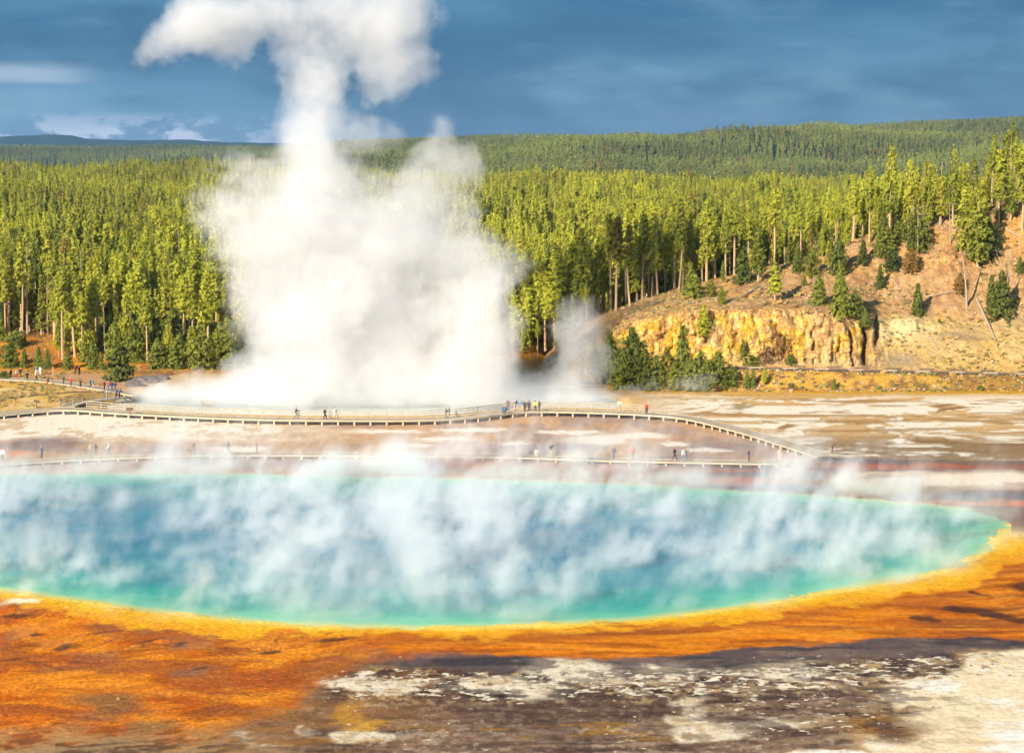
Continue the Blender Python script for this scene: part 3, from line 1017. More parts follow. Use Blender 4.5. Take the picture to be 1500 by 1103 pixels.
# ------------------------------------------------------------------ wooded hills and the far blue range
def build_hills():
    us = np.arange(-700, 2300, 12.0)
    ds = np.concatenate([np.arange(424, 520, 6), np.geomspace(520, 6600, 230), [9000, 16000]])
    U, D = np.meshgrid(us, ds)
    U, D = U.ravel(), D.ravel()
    X = (U - 750) / FPX * D
    Z = terrain(X, D) - .15
    Z = np.where(D > 8000, -12, Z)
    m = fbm(X / 40, D / 60, 4, 91)
    C = lin(92, 84, 40)[None] * (1 - m[:, None]) * 1.1 + lin(120, 92, 48)[None] * m[:, None] * .9
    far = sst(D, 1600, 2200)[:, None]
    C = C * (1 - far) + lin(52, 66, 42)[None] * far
    bare = np.exp(-(((U - 15) / 18) ** 2 + ((D - 760) / 40) ** 2))[:, None]
    C = C * (1 - bare) + lin(196, 120, 76)[None] * bare
    cc = np.concatenate([C, np.zeros((len(U), 1))], 1)
    me = grid_mesh('hills', np.stack([X, D, Z], 1), len(ds), len(us), cc)
    link('hills', me, MAT_HILL, kind='structure')

    us = np.arange(-900, 2400, 10.0)
    top = curve([(-900, 206), (-400, 202), (0, 201), (50, 199), (85, 197.5), (110, 199), (130, 204), (200, 206), (280, 205), (300, 207), (340, 209), (450, 211), (700, 214), (1500, 212), (2400, 214)])
    rows = 14
    U, R = np.meshgrid(us, np.linspace(0, 1, rows))
    U, R = U.ravel(), R.ravel()
    D = 10800 + 1500 * R
    zt = CAMH + (VH - top(U)) / FPX * 12300
    Z = -15 + (zt + 15) * (.35 * R + .65 * sst(R, 0, 1)) + (fbm(U / 16, R * 5, 4, 93) - .5) * 16 * np.sin(R * math.pi)
    Z = Z + (R > .99) * (fbm(U / 7, U * 0, 3, 95) - .5) * 6
    X = (U - 750) / FPX * D
    n = fbm(U / 25, R * 8, 4, 94)[:, None]
    C = lin(44, 60, 48)[None] * (.7 + .6 * n)
    me = grid_mesh('mountains', np.stack([X, D, Z], 1), rows, len(us), np.concatenate([C, np.zeros((len(U), 1))], 1))
    link('mountains', me, MAT_MOUNT, kind='structure')


build_hills()


# ------------------------------------------------------------------ water
def water_mat(name, stops, scale, depthnoise, rough=.12, spec=.35):
    m, n, l, p = new_mat(name)
    at = n.new('ShaderNodeAttribute')
    at.attribute_name = 'shore'
    pos = n.new('ShaderNodeNewGeometry').outputs['Position']
    nz = noise_node(n, l, scale, 4, pos, .6)
    off = range_node(n, l, nz, .3, .7, -depthnoise, depthnoise)
    ad = n.new('ShaderNodeMath')
    ad.operation = 'MULTIPLY_ADD'
    sc_ = n.new('ShaderNodeMath')
    sc_.operation = 'MULTIPLY'
    l(at.outputs['Fac'], sc_.inputs[0])
    l(off, sc_.inputs[1])
    a2 = n.new('ShaderNodeMath')
    a2.operation = 'ADD'
    l(at.outputs['Fac'], a2.inputs[0])
    l(sc_.outputs[0], a2.inputs[1])
    r = n.new('ShaderNodeValToRGB')
    e = r.color_ramp.elements
    while len(e) < len(stops):
        e.new(.5)
    for el, (ps, c) in zip(e, stops):
        el.position = ps
        el.color = tuple(float(x) for x in c) + (1,)
    l(a2.outputs[0], r.inputs[0])
    l(r.outputs[0], p.inputs['Base Color'])
    p.inputs['Roughness'].default_value = rough
    p.inputs['Specular IOR Level'].default_value = spec
    p.inputs['IOR'].default_value = 1.33
    rip = noise_node(n, l, 1.6, 4, pos, .6)
    b = n.new('ShaderNodeBump')
    b.inputs['Strength'].default_value = .35
    b.inputs['Distance'].default_value = .08
    l(rip, b.inputs['Height'])
    l(b.outputs[0], p.inputs['Normal'])
    return m


def water(name, outline, z, mat, rings=26, maxd=30.0, out_by=2.4):
    c = sum(outline, Vector()) / len(outline)
    grow = [outline[i] + (lambda t: Vector((t.y, -t.x, 0)).normalized() * out_by)(outline[(i + 1) % len(outline)] - outline[i - 1]) for i in range(len(outline))]
    P = []
    fr = 1 - np.linspace(0, 1, rings) ** 1.4
    for f in fr:
        for p in grow:
            q = c.lerp(p, float(f))
            P.append((q.x, q.y, z))
    P = np.array(P)
    n = len(outline)
    T = []
    for i in range(rings - 1):
        for k in range(n):
            T.append((i * n + k, i * n + (k + 1) % n, (i + 1) * n + (k + 1) % n, (i + 1) * n + k))
    me = tri_mesh(name, P, T, True)
    sd = np.clip((1.2 - poly_signed(outline, P[:, 0], P[:, 1])) / maxd, 0, 1)
    at = me.attributes.new('shore', 'FLOAT', 'POINT')
    at.data.foreach_set('value', sd.astype(np.float32))
    return link(name, me, mat, kind='structure')


MAT_SPRING = water_mat('spring_water', [(0.0, lin(238, 206, 90)), (.035, lin(206, 214, 120)), (.085, lin(112, 204, 160)), (.20, lin(34, 172, 152)), (.42, lin(14, 146, 154)), (.70, lin(14, 134, 154)), (1.0, lin(20, 124, 152))], .16, .35, .2, .2)
MAT_CRATER = water_mat('crater_water', [(0.0, lin(222, 206, 178)), (.15, lin(226, 226, 214)), (1.0, lin(214, 224, 218))], .2, .3)
water('spring_water', POOL_S, .035, MAT_SPRING)
water('crater_water', CRATER_S, -.42, MAT_CRATER, 10, 8.0, 0.0)

# ------------------------------------------------------------------ trees
def foliage_mat(name, a, b, c, trans=.28, rust=(.30, .16, .04)):
    """needle colour drifts from tree to tree between a (sunny yellow-green), b (mid) and c (dark)"""
    m, n, l, p = new_mat(name)
    oi = n.new('ShaderNodeObjectInfo')
    r = n.new('ShaderNodeValToRGB')
    e = r.color_ramp.elements
    for _ in range(3):
        e.new(.5)
    for el, ps, cc in zip(e, (0.0, .45, .93, .955, 1.0), (a, b, c, rust, rust)):
        el.position = ps
        el.color = tuple(cc) + (1,)
    l(oi.outputs['Random'], r.inputs[0])
    pos = n.new('ShaderNodeNewGeometry').outputs['Position']
    nz = noise_node(n, l, .9, 3, pos)
    nb = noise_node(n, l, .02 if trans > .2 else .005, 4, pos)  # coarser on the far hills, where it paints lit and shaded patches
    col = mix_node(n, l, range_node(n, l, nz, .35, .65, 0, .55), r.outputs[0], tuple(np.array(c) * .8))
    col = mix_node(n, l, range_node(n, l, nb, .42, .62, 0, .8), col, tuple(np.array(a) * (1.1, 1.2, 1.1)))
    p.inputs['Roughness'].default_value = .75
    p.inputs['Specular IOR Level'].default_value = .15
    l(col, p.inputs['Base Color'])
    tr = n.new('ShaderNodeBsdfTranslucent')
    l(col, tr.inputs['Color'])
    mx = n.new('ShaderNodeMixShader')
    mx.inputs[0].default_value = trans
    l(p.outputs[0], mx.inputs[1])
    l(tr.outputs[0], mx.inputs[2])
    l(mx.outputs[0], n['Material Output'].inputs['Surface'])
    return m


FOL = foliage_mat('pine_needles', (.46, .42, .042), (.33, .33, .038), (.12, .15, .026))
FOL_DARK = foliage_mat('fir_needles', (.24, .24, .035), (.15, .17, .032), (.075, .100, .025))
FOL_FAR_SHADED = foliage_mat('shaded_hill_needles', (.22, .23, .055), (.14, .165, .048), (.065, .092, .036), .15)  # darker, bluer green painted in for cloud shade on the far hills
FOL_BROWN = foliage_mat('dry_twigs', (.20, .09, .035), (.15, .07, .035), (.10, .055, .03), .2)
BARK = plain_mat('pine_bark', (.42, .29, .15), .9, .35, 3.0)
DEAD = plain_mat('bleached_wood', (.33, .25, .17), .9, .3, 4.0)


def crown(name, h, z0, R, prof, whorls, nbr, ntuft, ts, seed, ragged=.35, tri=3):
    r = np.random.default_rng(seed)
    V, T = [], []
    zs = np.linspace(z0, h * .985, whorls)
    for i, z in enumerate(zs):
        f = (z - z0) / max(h - z0, .1)
        L = prof(f) * R
        k = max(3, int(round(nbr * (.6 + .4 * (1 - f)))))
        a0 = r.random() * 6.28
        for j in range(k):
            if r.random() < ragged * .45:
                continue
            az = a0 + j * 6.283 / k + r.normal() * .35
            Lb = L * (1 - ragged + 2 * ragged * r.random() * .8)
            rise = .35 - .6 * (1 - f) + r.normal() * .15
            nt_ = max(1, int(round(ntuft * (.35 + .65 * Lb / max(R, .1)))))
            for q in range(nt_):
                s = (q + .55 + .4 * r.random()) / nt_
                c = np.array([math.cos(az) * Lb * s, math.sin(az) * Lb * s, z + rise * Lb * s + r.normal() * .12 * ts])
                out = np.array([math.cos(az), math.sin(az), .35])
                for t in range(tri):
                    nn = out * .85 + r.normal(size=3) * .60
                    nn /= np.linalg.norm(nn)
                    d = r.normal(size=3) + out * .6
                    d -= nn * (d @ nn)
                    d /= np.linalg.norm(d) + 1e-6
                    w = np.cross(nn, d)
                    sz = ts * (.65 + .7 * r.random())
                    cc = c + r.normal(size=3) * .22 * ts
                    b = len(V)
                    V += [cc - d * sz * .45 + w * sz * .30, cc + d * sz * .65, cc - d * sz * .45 - w * sz * .30]
                    T.append((b, b + 2, b + 1))
    # leader
    for t in range(5):
        d = np.array([r.normal() * .25, r.normal() * .25, 1.0])
        w = np.cross(d, r.normal(size=3))
        w /= np.linalg.norm(w) + 1e-6
        c = np.array([0, 0, h - .5 * ts])
        b = len(V)
        V += [c - d * ts * .6 + w * ts * .2, c - d * ts * .6 - w * ts * .2, c + d * ts * .6]
        T.append((b, b + 1, b + 2))
    return tri_mesh(name, V, T)


def trunk(name, h, r0, seed, branches=0, lo=.3, hi=.7, bl=1.0, lean=0.0, n=6):
    r = random.Random(seed)
    mb = MB()
    bx, by = r.gauss(0, .012) * h, r.gauss(0, .012) * h
    f = [0, .04, .25, .5, .75, 1.0]
    pts = [(bx * math.sin(t * 3) + lean * h * t * t, by * math.sin(t * 3), h * t - (.4 if t == 0 else 0)) for t in f]
    mb.tube(pts, [r0 * 1.35, r0 * 1.05, r0 * .9, r0 * .7, r0 * .45, r0 * .12], n)
    for i in range(branches):
        t = r.uniform(lo, hi)
        z = h * t
        a = r.random() * 6.28
        L = bl * r.uniform(.5, 1.2)
        x0 = bx * math.sin(t * 3) + lean * h * t * t
        y0 = by * math.sin(t * 3)
        up = r.uniform(-.25, .45)
        mb.tube([(x0, y0, z), (x0 + math.cos(a) * L * .5, y0 + math.sin(a) * L * .5, z + up * L * .35), (x0 + math.cos(a) * L, y0 + math.sin(a) * L, z + up * L)], [r0 * .28, r0 * .18, r0 * .05], 3)
    return mb.mesh(name)


def p_lodge(f):
    return (.35 + .65 * math.sin(min(f * 1.25 + .25, 1.0) * math.pi * .62)) * (1 - f) ** .55 + .06


def p_cone(f):
    return (1 - f) ** .85 + .05


def p_full(f):
    return math.sin(min(.30 + f * .78, 1.0) * math.pi) ** .7 * .9 + .08


def p_round(f):
    return math.sqrt(max(0, 1 - (f * 1.02 - .25) ** 2 / .62)) * .95 + .05


# kind -> list of (crown mesh, trunk mesh, nominal height)
TREES = {}


def kind(name, mats, items):
    out = []
    for cm, tm, h in items:
        cm.materials.append(mats[0])
        tm.materials.append(mats[1])
        out.append((cm, tm, h))
    TREES[name] = out


kind('tall', (FOL, BARK), [(crown('crown', 18, z0, R, p_lodge, w, 6, 4, .62, s, .42), trunk('trunk', 17.6, .23, s, 10, .2, .55, .8), 18)
                           for s, z0, R, w in ((1, 6.6, 1.8, 30), (2, 8.2, 1.5, 26), (3, 5.0, 1.9, 34), (4, 10.2, 1.6, 22), (5, 7.2, 1.35, 28))])
kind('pine', (FOL, BARK), [(crown('crown', 12, z0, R, p_lodge, w, 7, 4, .62, s, .35), trunk('trunk', 11.7, .20, s, 6, .08, .3, .7), 12)
                           for s, z0, R, w in ((11, 2.2, 2.0, 28), (12, 3.0, 1.8, 26), (13, 1.6, 2.2, 30), (14, 2.6, 1.6, 28))])
kind('fir', (FOL_DARK, BARK), [(crown('crown', 6, .25, R, p_cone, w, 8, 4, .50, s, .22), trunk('trunk', 5.8, .14, s), 6)
                               for s, R, w in ((21, 1.75, 24), (22, 1.45, 26), (23, 2.0, 22))])
kind('bushy', (FOL_DARK, BARK), [(crown('crown', 6, .2, R, p_full, w, 9, 5, .55, s, .30), trunk('trunk', 5.6, .16, s), 6)
                                 for s, R, w in ((31, 2.3, 22), (32, 2.7, 20), (33, 2.0, 24))])
kind('shrub', (FOL_DARK, BARK), [(crown('crown', 2.5, .1, 1.5, p_round, 12, 9, 4, .42, s, .25), trunk('trunk', 2.2, .08, s), 2.5) for s in (41, 42)])
kind('dryshrub', (FOL_BROWN, BARK), [(crown('crown', 2.5, .1, 1.3, p_round, 10, 7, 3, .34, s, .4, 2), trunk('trunk', 2.3, .06, s, 14, .2, .9, .9), 2.5) for s in (51, 52)])


def snag(name, h, r0, seed, br, lean=0.0, lo=.35, hi=.98, bl=1.6):
    me = trunk(name, h, r0, seed, br, lo, hi, bl, lean)
    me.materials.append(DEAD)
    return me


def plant_tree(name, kd, base, h, label, group=None, cat='tree', wide=1.0, var=None, rz=None, lean=0.0):
    items = TREES[kd]
    cm, tm, h0 = items[random.randrange(len(items)) if var is None else var % len(items)]
    s = h / h0
    e = bpy.data.objects.new(name, None)
    COL.objects.link(e)
    e.empty_display_size = .5
    e.location = base
    e.rotation_euler = (0, lean, random.random() * 6.28 if rz is None else rz)
    e.scale = (s * wide, s * wide, s)
    e['label'] = label
    e['category'] = cat
    if group:
        e['group'] = group
    t = link('trunk', tm, parent=e)
    c = link('crown', cm, parent=e)
    return e


TREE_SPOTS = []     # (x, d, radius) kept free of mass-forest trees


def px_tree(name, kd, u, v, hpx, label, group=None, wide=1.0, cat='tree', **kw):
    b = hit(u, v)
    h = hpx * b.y / FPX
    TREE_SPOTS.append((b.x, b.y, 1.6))
    return plant_tree(name, kd, b - Vector((0, 0, .1)), h, label, group, cat, wide, **kw)


# --- trees of the bluff, each one told apart in the photograph
BL = [
    ('pine_tree', 'pine', 1110, 414, 82, 1.15, 'dark full pine at the left shoulder of the bluff, beside the forest edge'),
    ('fir_tree', 'fir', 1057, 446, 26, 1.2, 'small round fir alone near the left end of the ochre cliff top'),
    ('pine_tree', 'pine', 1135, 441, 56, 1.5, 'crooked thin-crowned pine leaning on the open slope left of centre'),
    ('fir_tree', 'fir', 1178, 421, 18, 1.1, 'tiny dark fir in the middle of the bare slope'),
    ('fir_tree', 'fir', 1200, 447, 44, 1.1, 'yellow-green fir at the cliff brink, left of the taller brink firs'),
    ('fir_tree', 'fir', 1231, 461, 72, .85, 'tallest yellow-green fir at the cliff brink'),
    ('fir_tree', 'bushy', 1252, 462, 36, 1.0, 'bushy fir touching the tallest fir at the cliff brink'),
    ('fir_tree', 'fir', 1267, 478, 26, 1.2, 'low dark fir clinging just below the cliff brink'),
    ('pine_tree', 'bushy', 1228, 402, 52, .9, 'broad pine on the upper slope above the brink firs'),
    ('pine_tree', 'bushy', 1190, 404, 40, .8, 'smaller pine left of the broad pine on the upper slope'),
    ('pine_tree', 'pine', 1213, 398, 44, 1.0, 'slim pine between two bushy pines on the upper slope'),
    ('fir_tree', 'fir', 1289, 422, 34, .9, 'slim young fir standing alone on the tan slope'),
    ('fir_bush', 'bushy', 1306, 396, 31, 1.1, 'round dark fir bush, left of a pair on the slope'),
    ('fir_bush', 'bushy', 1335, 400, 35, 1.1, 'round dark fir bush, right of a pair on the slope'),
    ('fir_tree', 'fir', 1344, 462, 46, 1.0, 'conical green fir alone above the talus with a shadow at its right'),
    ('fir_bush', 'bushy', 1406, 431, 30, 1.0, 'dark fir bush behind the bare leaning trunk'),
    ('fir_tree', 'fir', 1466, 464, 66, 1.0, 'large dense cone-shaped fir low on the right of the bluff'),
    ('fir_tree', 'fir', 1452, 456, 52, .8, 'slimmer fir merged with the left flank of the large dense fir'),
    ('fir_tree', 'fir', 1494, 400, 24, 1.1, 'small fir at the right border of the bluff slope'),
    ('pine_tree', 'pine', 1432, 392, 118, 1.0, 'big dark pine standing on the bluff right of the rocky knob'),
    ('pine_tree', 'pine', 1412, 380, 104, 1.0, 'olive pine with drooping crown beside the rocky knob'),
    ('pine_tree', 'bushy', 1446, 380, 60, .8, 'bushy pine at the foot of the big dark pine'),
    ('fir_bush', 'bushy', 1463, 322, 22, 1.3, 'low dark fir bush on the bluff crest near the right border'),
    ('fir_tree', 'fir', 1290, 375, 52, .9, 'fir climbing the slope below the tallest crest pine'),
    ('pine_tree', 'bushy', 1300, 372, 40, 1.0, 'bushy pine left of the gully under the crest'),
    ('pine_tree', 'bushy', 1348, 366, 46, .9, 'olive bushy pine left of the rocky knob'),
    ('pine_tree', 'pine', 1333, 372, 60, .9, 'mid-height pine on the slope under the dead forked tree'),
    ('fir_tree', 'fir', 1264, 388, 36, 1.0, 'fir on the slope edge beside the fallen pale log'),
    ('fir_tree', 'fir', 1168, 400, 34, .9, 'young fir at the rim left of the upper slope pines'),
    ('fir_tree', 'fir', 1376, 478, 12, 1.2, 'tiny fir among the rocks above the talus'),
    ('pine_tree', 'tall', 1303, 362, 146, .95, 'tallest golden pine on the crest, ragged against the far hill'),
    ('pine_tree', 'tall', 1273, 358, 112, .95, 'golden pine with bare pale trunk left of the tallest crest pine'),
    ('pine_tree', 'tall', 1331, 356, 122, 1.0, 'golden pine right of the tallest crest pine'),
    ('pine_tree', 'tall', 1396, 330, 110, .95, 'tall narrow golden pine above the rocky knob'),
    ('pine_tree', 'tall', 1410, 326, 86, 1.0, 'shorter golden pine touching the narrow one above the knob'),
    ('pine_tree', 'tall', 1463, 330, 108, 1.3, 'wide dark-bellied pine on the crest near the right border'),
    ('pine_tree', 'tall', 1497, 338, 128, 1.2, 'tall golden pine cut by the right border of the view'),
    ('pine_tree', 'pine', 1480, 326, 74, 1.1, 'dark pine between the two tall crest pines at far right'),
    ('pine_tree', 'pine', 1438, 322, 60, 1.1, 'yellow-green pine on the crest left of the wide pine'),
    ('pine_tree', 'pine', 1422, 326, 52, 1.0, 'small dark pine low on the crest behind the knob'),
    ('pine_tree', 'pine', 1378, 330, 70, 1.1, 'rounded light green pine left of the narrow golden pine'),
    ('pine_tree', 'pine', 1360, 338, 56, 1.0, 'dark green pine at the left of the knob on the crest'),
    ('pine_tree', 'pine', 1318, 350, 58, 1.0, 'dark pine filling the gap between the tallest crest pines'),
    ('pine_tree', 'pine', 1286, 352, 60, 1.0, 'dark pine at the foot of the bare-trunked golden pine'),
]
for nm, kd, u, v, hp, w, lab in BL:
    px_tree(nm, kd, u, v, hp, lab, 'trees scattered over the bluff', w)

# --- dark thicket at the foot of the bluff
TH = [
    ('pine_tree', 'bushy', 873, 548, 38, .8, 'leftmost small pine of the thicket, half lost in steam'),
    ('pine_tree', 'bushy', 893, 562, 76, .75, 'pointed pine at the left of the thicket below the ochre cliff'),
    ('pine_tree', 'bushy', 926, 566, 84, .85, 'largest broad pine of the thicket below the ochre cliff'),
    ('pine_tree', 'bushy', 912, 568, 56, .9, 'front pine between the two biggest ones of the thicket'),
    ('pine_tree', 'bushy', 944, 568, 58, .9, 'rounded pine right of the largest thicket pine'),
    ('pine_tree', 'bushy', 960, 569, 48, 1.0, 'low yellow-green pine in the middle of the thicket'),
    ('pine_tree', 'bushy', 976, 566, 56, .8, 'slim pine in the middle of the thicket'),
    ('fir_tree', 'fir', 1000, 562, 84, .75, 'pointed fir rising highest in the right half of the thicket'),
    ('fir_bush', 'bushy', 988, 570, 40, 1.1, 'low bush in front of the pointed thicket fir'),
    ('fir_bush', 'bushy', 1026, 568, 52, 1.1, 'wide dark bush in the right half of the thicket'),
    ('fir_bush', 'bushy', 1010, 570, 44, 1.1, 'dark bush between the pointed fir and the wide bush'),
    ('fir_bush', 'bushy', 1052, 566, 50, 1.0, 'dark pine near the right end of the thicket'),
    ('fir_bush', 'bushy', 1040, 569, 40, 1.1, 'low dark bush tucked before the right end of the thicket'),
    ('fir_tree', 'bushy', 1070, 567, 32, .9, 'last low dark fir at the right end of the thicket'),
    ('fir_tree', 'fir', 1094, 568, 24, 1.0, 'small dark fir on the bank, left of a trio'),
    ('fir_tree', 'fir', 1103, 567, 27, .9, 'small dark fir on the bank, middle of a trio'),
    ('pine_tree', 'pine', 1120, 567, 29, 1.3, 'thin see-through pine on the bank, right of a trio'),
    ('fir_tree', 'fir', 1222, 571, 17, 1.0, 'little cone-shaped fir alone at the foot of the grassy bank'),
    ('pine_tree', 'pine', 1030, 500, 48, 1.5, 'lone flat-topped pine growing in front of the ochre cliff'),
    ('fir_tree', 'fir', 1088, 530, 30, .8, 'slim fir at the cliff foot above the road'),
    ('dry_bush', 'dryshrub', 1142, 522, 30, 1.0, 'red-brown leafless bush at the cliff foot'),
    ('dry_bush', 'dryshrub', 1124, 534, 22, 1.2, 'low brown bush on the road verge at the cliff foot'),
    ('fir_bush', 'shrub', 1098, 536, 14, 1.6, 'low dark juniper on the road verge'),
    ('fir_bush', 'shrub', 1158, 535, 12, 1.2, 'small green juniper right of the brown bush'),
    ('dry_bush', 'dryshrub', 1050, 574, 10, 1.6, 'grey-brown brush in the drifting steam right of the thicket'),
    ('dry_bush', 'dryshrub', 1160, 571, 9, 1.6, 'grey brush low on the bank right of the trio of firs'),
    ('fir_bush', 'shrub', 1436, 571, 7, 1.4, 'small bright green shrub at the foot of the bank, right'),
    ('fir_bush', 'shrub', 6, 556, 12, 1.7, 'dark juniper at the left border beside the upper path'),
]
for nm, kd, u, v, hp, w, lab in TH:
    px_tree(nm, kd, u, v, hp, lab, 'thicket and brush at the foot of the bluff', w, cat='bush' if 'bush' in nm else 'tree')

# --- young trees in front of the left forest
LF = [(174, 558, 52, 1.15, 'bushy', 'broad front pine overhanging the path beside the dark rocks'), (136, 541, 42, .9, 'fir', 'bluish fir left of the broad front pine'), (148, 542, 26, .9, 'fir', 'small yellow-green fir close to the broad front pine'),
      (100, 541, 32, 1.0, 'fir', 'fir in the middle of the golden clearing edge'), (70, 541, 30, 1.0, 'fir', 'fir beside the walkers at the golden clearing'), (57, 541, 33, .9, 'fir', 'fir touching its twin at the golden clearing'), (36, 539, 30, .9, 'fir', 'pale fir in the golden clearing near the left border'),
      (14, 538, 34, 1.2, 'bushy', 'dark pine at the left border below the clearing'), (24, 508, 22, 1.5, 'shrub', 'round bush in the upper clearing near the left border'), (60, 484, 25, 1.2, 'bushy', 'dark bush at the head of the bare clearing'),
      (30, 478, 44, 1.0, 'fir', 'dark fir left of the bare clearing'), (14, 480, 40, 1.1, 'fir', 'dark fir close to the left border above the clearing'), (2, 498, 40, 1.0, 'fir', 'dark fir cut by the left border above the clearing'), (86, 524, 56, .9, 'pine', 'slender pine at the right side of the clearing'),
      (112, 516, 70, .95, 'pine', 'tall thin pine behind the clearing firs'), (124, 530, 40, 1.0, 'fir', 'stout fir below the tall thin pine'), (160, 512, 50, 1.2, 'bushy', 'round bluish pine above the broad front pine'), (188, 517, 54, 1.0, 'pine', 'dark pine above the dark rocks'),
      (208, 527, 66, 1.0, 'pine', 'yellow-green pine right of the dark rocks'), (230, 540, 44, 1.0, 'bushy', 'bushy pine at the forest foot right of the dark rocks'), (246, 537, 60, .9, 'pine', 'slim pine at the forest foot left of the steam'), (262, 540, 50, 1.0, 'bushy', 'round pine at the forest foot left of the steam'),
      (280, 540, 62, .9, 'pine', 'yellow pine at the forest foot where wisps drift'), (298, 541, 54, 1.0, 'bushy', 'bushy pine veiled by wisps at the forest foot'), (318, 541, 60, 1.0, 'pine', 'pine before the steam at the forest foot'), (338, 540, 56, 1.0, 'bushy', 'last bushy pine before the white steam'),
      (352, 536, 64, .9, 'pine', 'last slim pine before the white steam')]
for u, v, hp, w, kd, lab in LF:
    px_tree('shrub' if kd == 'shrub' else ('fir_tree' if kd == 'fir' else 'pine_tree'), kd, u, v, hp, lab, 'young trees before the left forest', w, cat='bush' if kd == 'shrub' else 'tree')
for u, v, hp, kd, lab in ((738, 512, 46, 'bushy', 'bushy pine at the forest foot right of the steam'), (728, 520, 40, 'bushy', 'dark pine at the forest foot touching the steam'), (756, 498, 38, 'fir', 'small fir under the trunks right of the steam')):
    px_tree('pine_tree', kd, u, v, hp, lab, 'young trees before the right forest')

ry = random.Random(21)


def zone_y(u):
    return 'above the clearing' if u < 130 else ('above the broad front pine' if u < 185 else ('above the dark rocks' if u < 240 else ('left of the steam' if u < 310 else 'veiled by the steam')))


for i in range(46):
    u = ry.uniform(76, 372)
    v = ry.uniform(497, 540) if u > 150 else ry.uniform(478, 505)
    kd = ry.choice(('bushy', 'pine', 'fir', 'pine', 'bushy'))
    px_tree('fir_tree' if kd == 'fir' else 'pine_tree', kd, u, v, ry.uniform(30, 62), ('young %s ' % ('fir' if kd == 'fir' else ('round-crowned pine' if kd == 'bushy' else 'open-crowned pine'))) + 'at the foot of the left forest, ' + zone_y(u), 'young growth at the foot of the left forest', ry.uniform(.8, 1.15))
for i in range(12):
    u = ry.uniform(722, 850)
    kd = ry.choice(('bushy', 'pine', 'fir'))
    px_tree('fir_tree' if kd == 'fir' else 'pine_tree', kd, u, ry.uniform(470, 500), ry.uniform(26, 50), ('young %s ' % ('fir' if kd == 'fir' else ('round-crowned pine' if kd == 'bushy' else 'open-crowned pine'))) + ('under the tall trunks beside the steam' if u < 785 else 'under the tall trunks behind the small steam puff'), 'young growth at the foot of the right forest', ry.uniform(.8, 1.1))
for i in range(16):
    u = ry.uniform(1010, 1330)
    v = float(np.interp(u, [1010, 1110, 1250, 1330], [436, 404, 362, 346])) + ry.uniform(-6, 10)
    kd = ry.choice(('bushy', 'pine', 'fir'))
    px_tree('fir_tree' if kd == 'fir' else 'pine_tree', kd, u, v, ry.uniform(26, 54), ('young %s ' % ('fir' if kd == 'fir' else ('round-crowned pine' if kd == 'bushy' else 'open-crowned pine'))) + ('at the forest edge above the ochre cliff' if u < 1110 else ('at the forest edge above the bare slope' if u < 1230 else 'at the forest edge by the leaning dead trunk')), 'young growth along the top of the bluff', ry.uniform(.8, 1.1))

# --- front ranks of the two forest stands: individual tall pines
r2 = random.Random(5)


ZONES = [(-100, 'at the left border'), (90, 'above the golden clearing'), (150, 'above the broad front pine'), (220, 'above the dark rocks'), (290, 'a little left of the steam'), (999, 'against the steam')]
ZONES_R = [(0, ''), (775, 'beside the steam'), (830, 'behind the small steam puff'), (890, 'left of the ochre cliff'), (950, 'above the left end of the cliff'), (1010, 'above the thicket'), (1090, 'left of the dark full pine'), (1170, 'behind the dark full pine'), (1999, 'left of the leaning dead trunk')]


def zone(u, table):
    for lim, txt in table[1:]:
        if u < lim:
            return txt
    return table[-1][1]


def rank(n, u0, u1, d0, d1, label, group, hs, table):
    done, tries = 0, 0
    while done < n and tries < n * 40:
        tries += 1
        u = r2.uniform(u0, u1)
        d = d0 + (d1 - d0) * r2.random() ** 1.2
        x = (u - 750) / FPX * d
        if any((x - a) ** 2 + (d - b) ** 2 < (c * .9) ** 2 for a, b, c in TREE_SPOTS):
            continue
        if u < 70 and d < 408:
            continue
        if 1010 < u and d < 396:
            continue
        z = float(terrain(np.array([x]), np.array([d]))[0])
        TREE_SPOTS.append((x, d, 1.7))
        kd = 'tall' if r2.random() < .82 else 'pine'
        h = r2.uniform(*hs) * (1 if kd == 'tall' else .62)
        w = r2.uniform(.95, 1.35)
        size = 'low full' if kd == 'pine' else ('very tall' if h > hs[1] - 1.6 else ('tall' if h > sum(hs) / 2 - .4 else 'mid-height'))
        crown_ = '' if kd == 'pine' else (' narrow' if w < 1.12 else ' broad')
        plant_tree('lodgepole_pine', kd, (x, d, z - .1), h, '%s%s pine %s %s' % (size, crown_, label, zone(u, table)), group, wide=w, lean=r2.gauss(0, .015))
        done += 1


rank(80, -40, 380, 384, 432, 'at the left forest front,', 'front rank of the left forest', (12, 18), ZONES)
rank(90, 715, 1010, 392, 440, 'at the right forest front,', 'front rank of the right forest', (13, 19.5), ZONES_R)
rank(34, 1010, 1250, 396, 440, 'on the bluff shoulder,', 'pines behind the bluff shoulder', (11, 16.5), ZONES_R)


# --- the forest mass: instanced, nobody could count it
def low_tree(name, h, z0, R, whorls, nbr, ts, seed, prof, fol, tri=2, r0=.22):
    cm = crown(name, h, z0, R, prof, whorls, nbr, 2, ts, seed, .35, tri)
    tm = trunk('t', h * .97, r0, seed, 0, n=4)
    bm = bmesh.new()
    bm.from_mesh(cm)
    k = len(bm.faces)
    bm.from_mesh(tm)
    bm.faces.ensure_lookup_table()
    for f in bm.faces[k:]:
        f.material_index = 1
    bm.to_mesh(cm)
    bm.free()
    bpy.data.meshes.remove(tm)
    cm.materials.append(fol)
    cm.materials.append(BARK)
    return cm


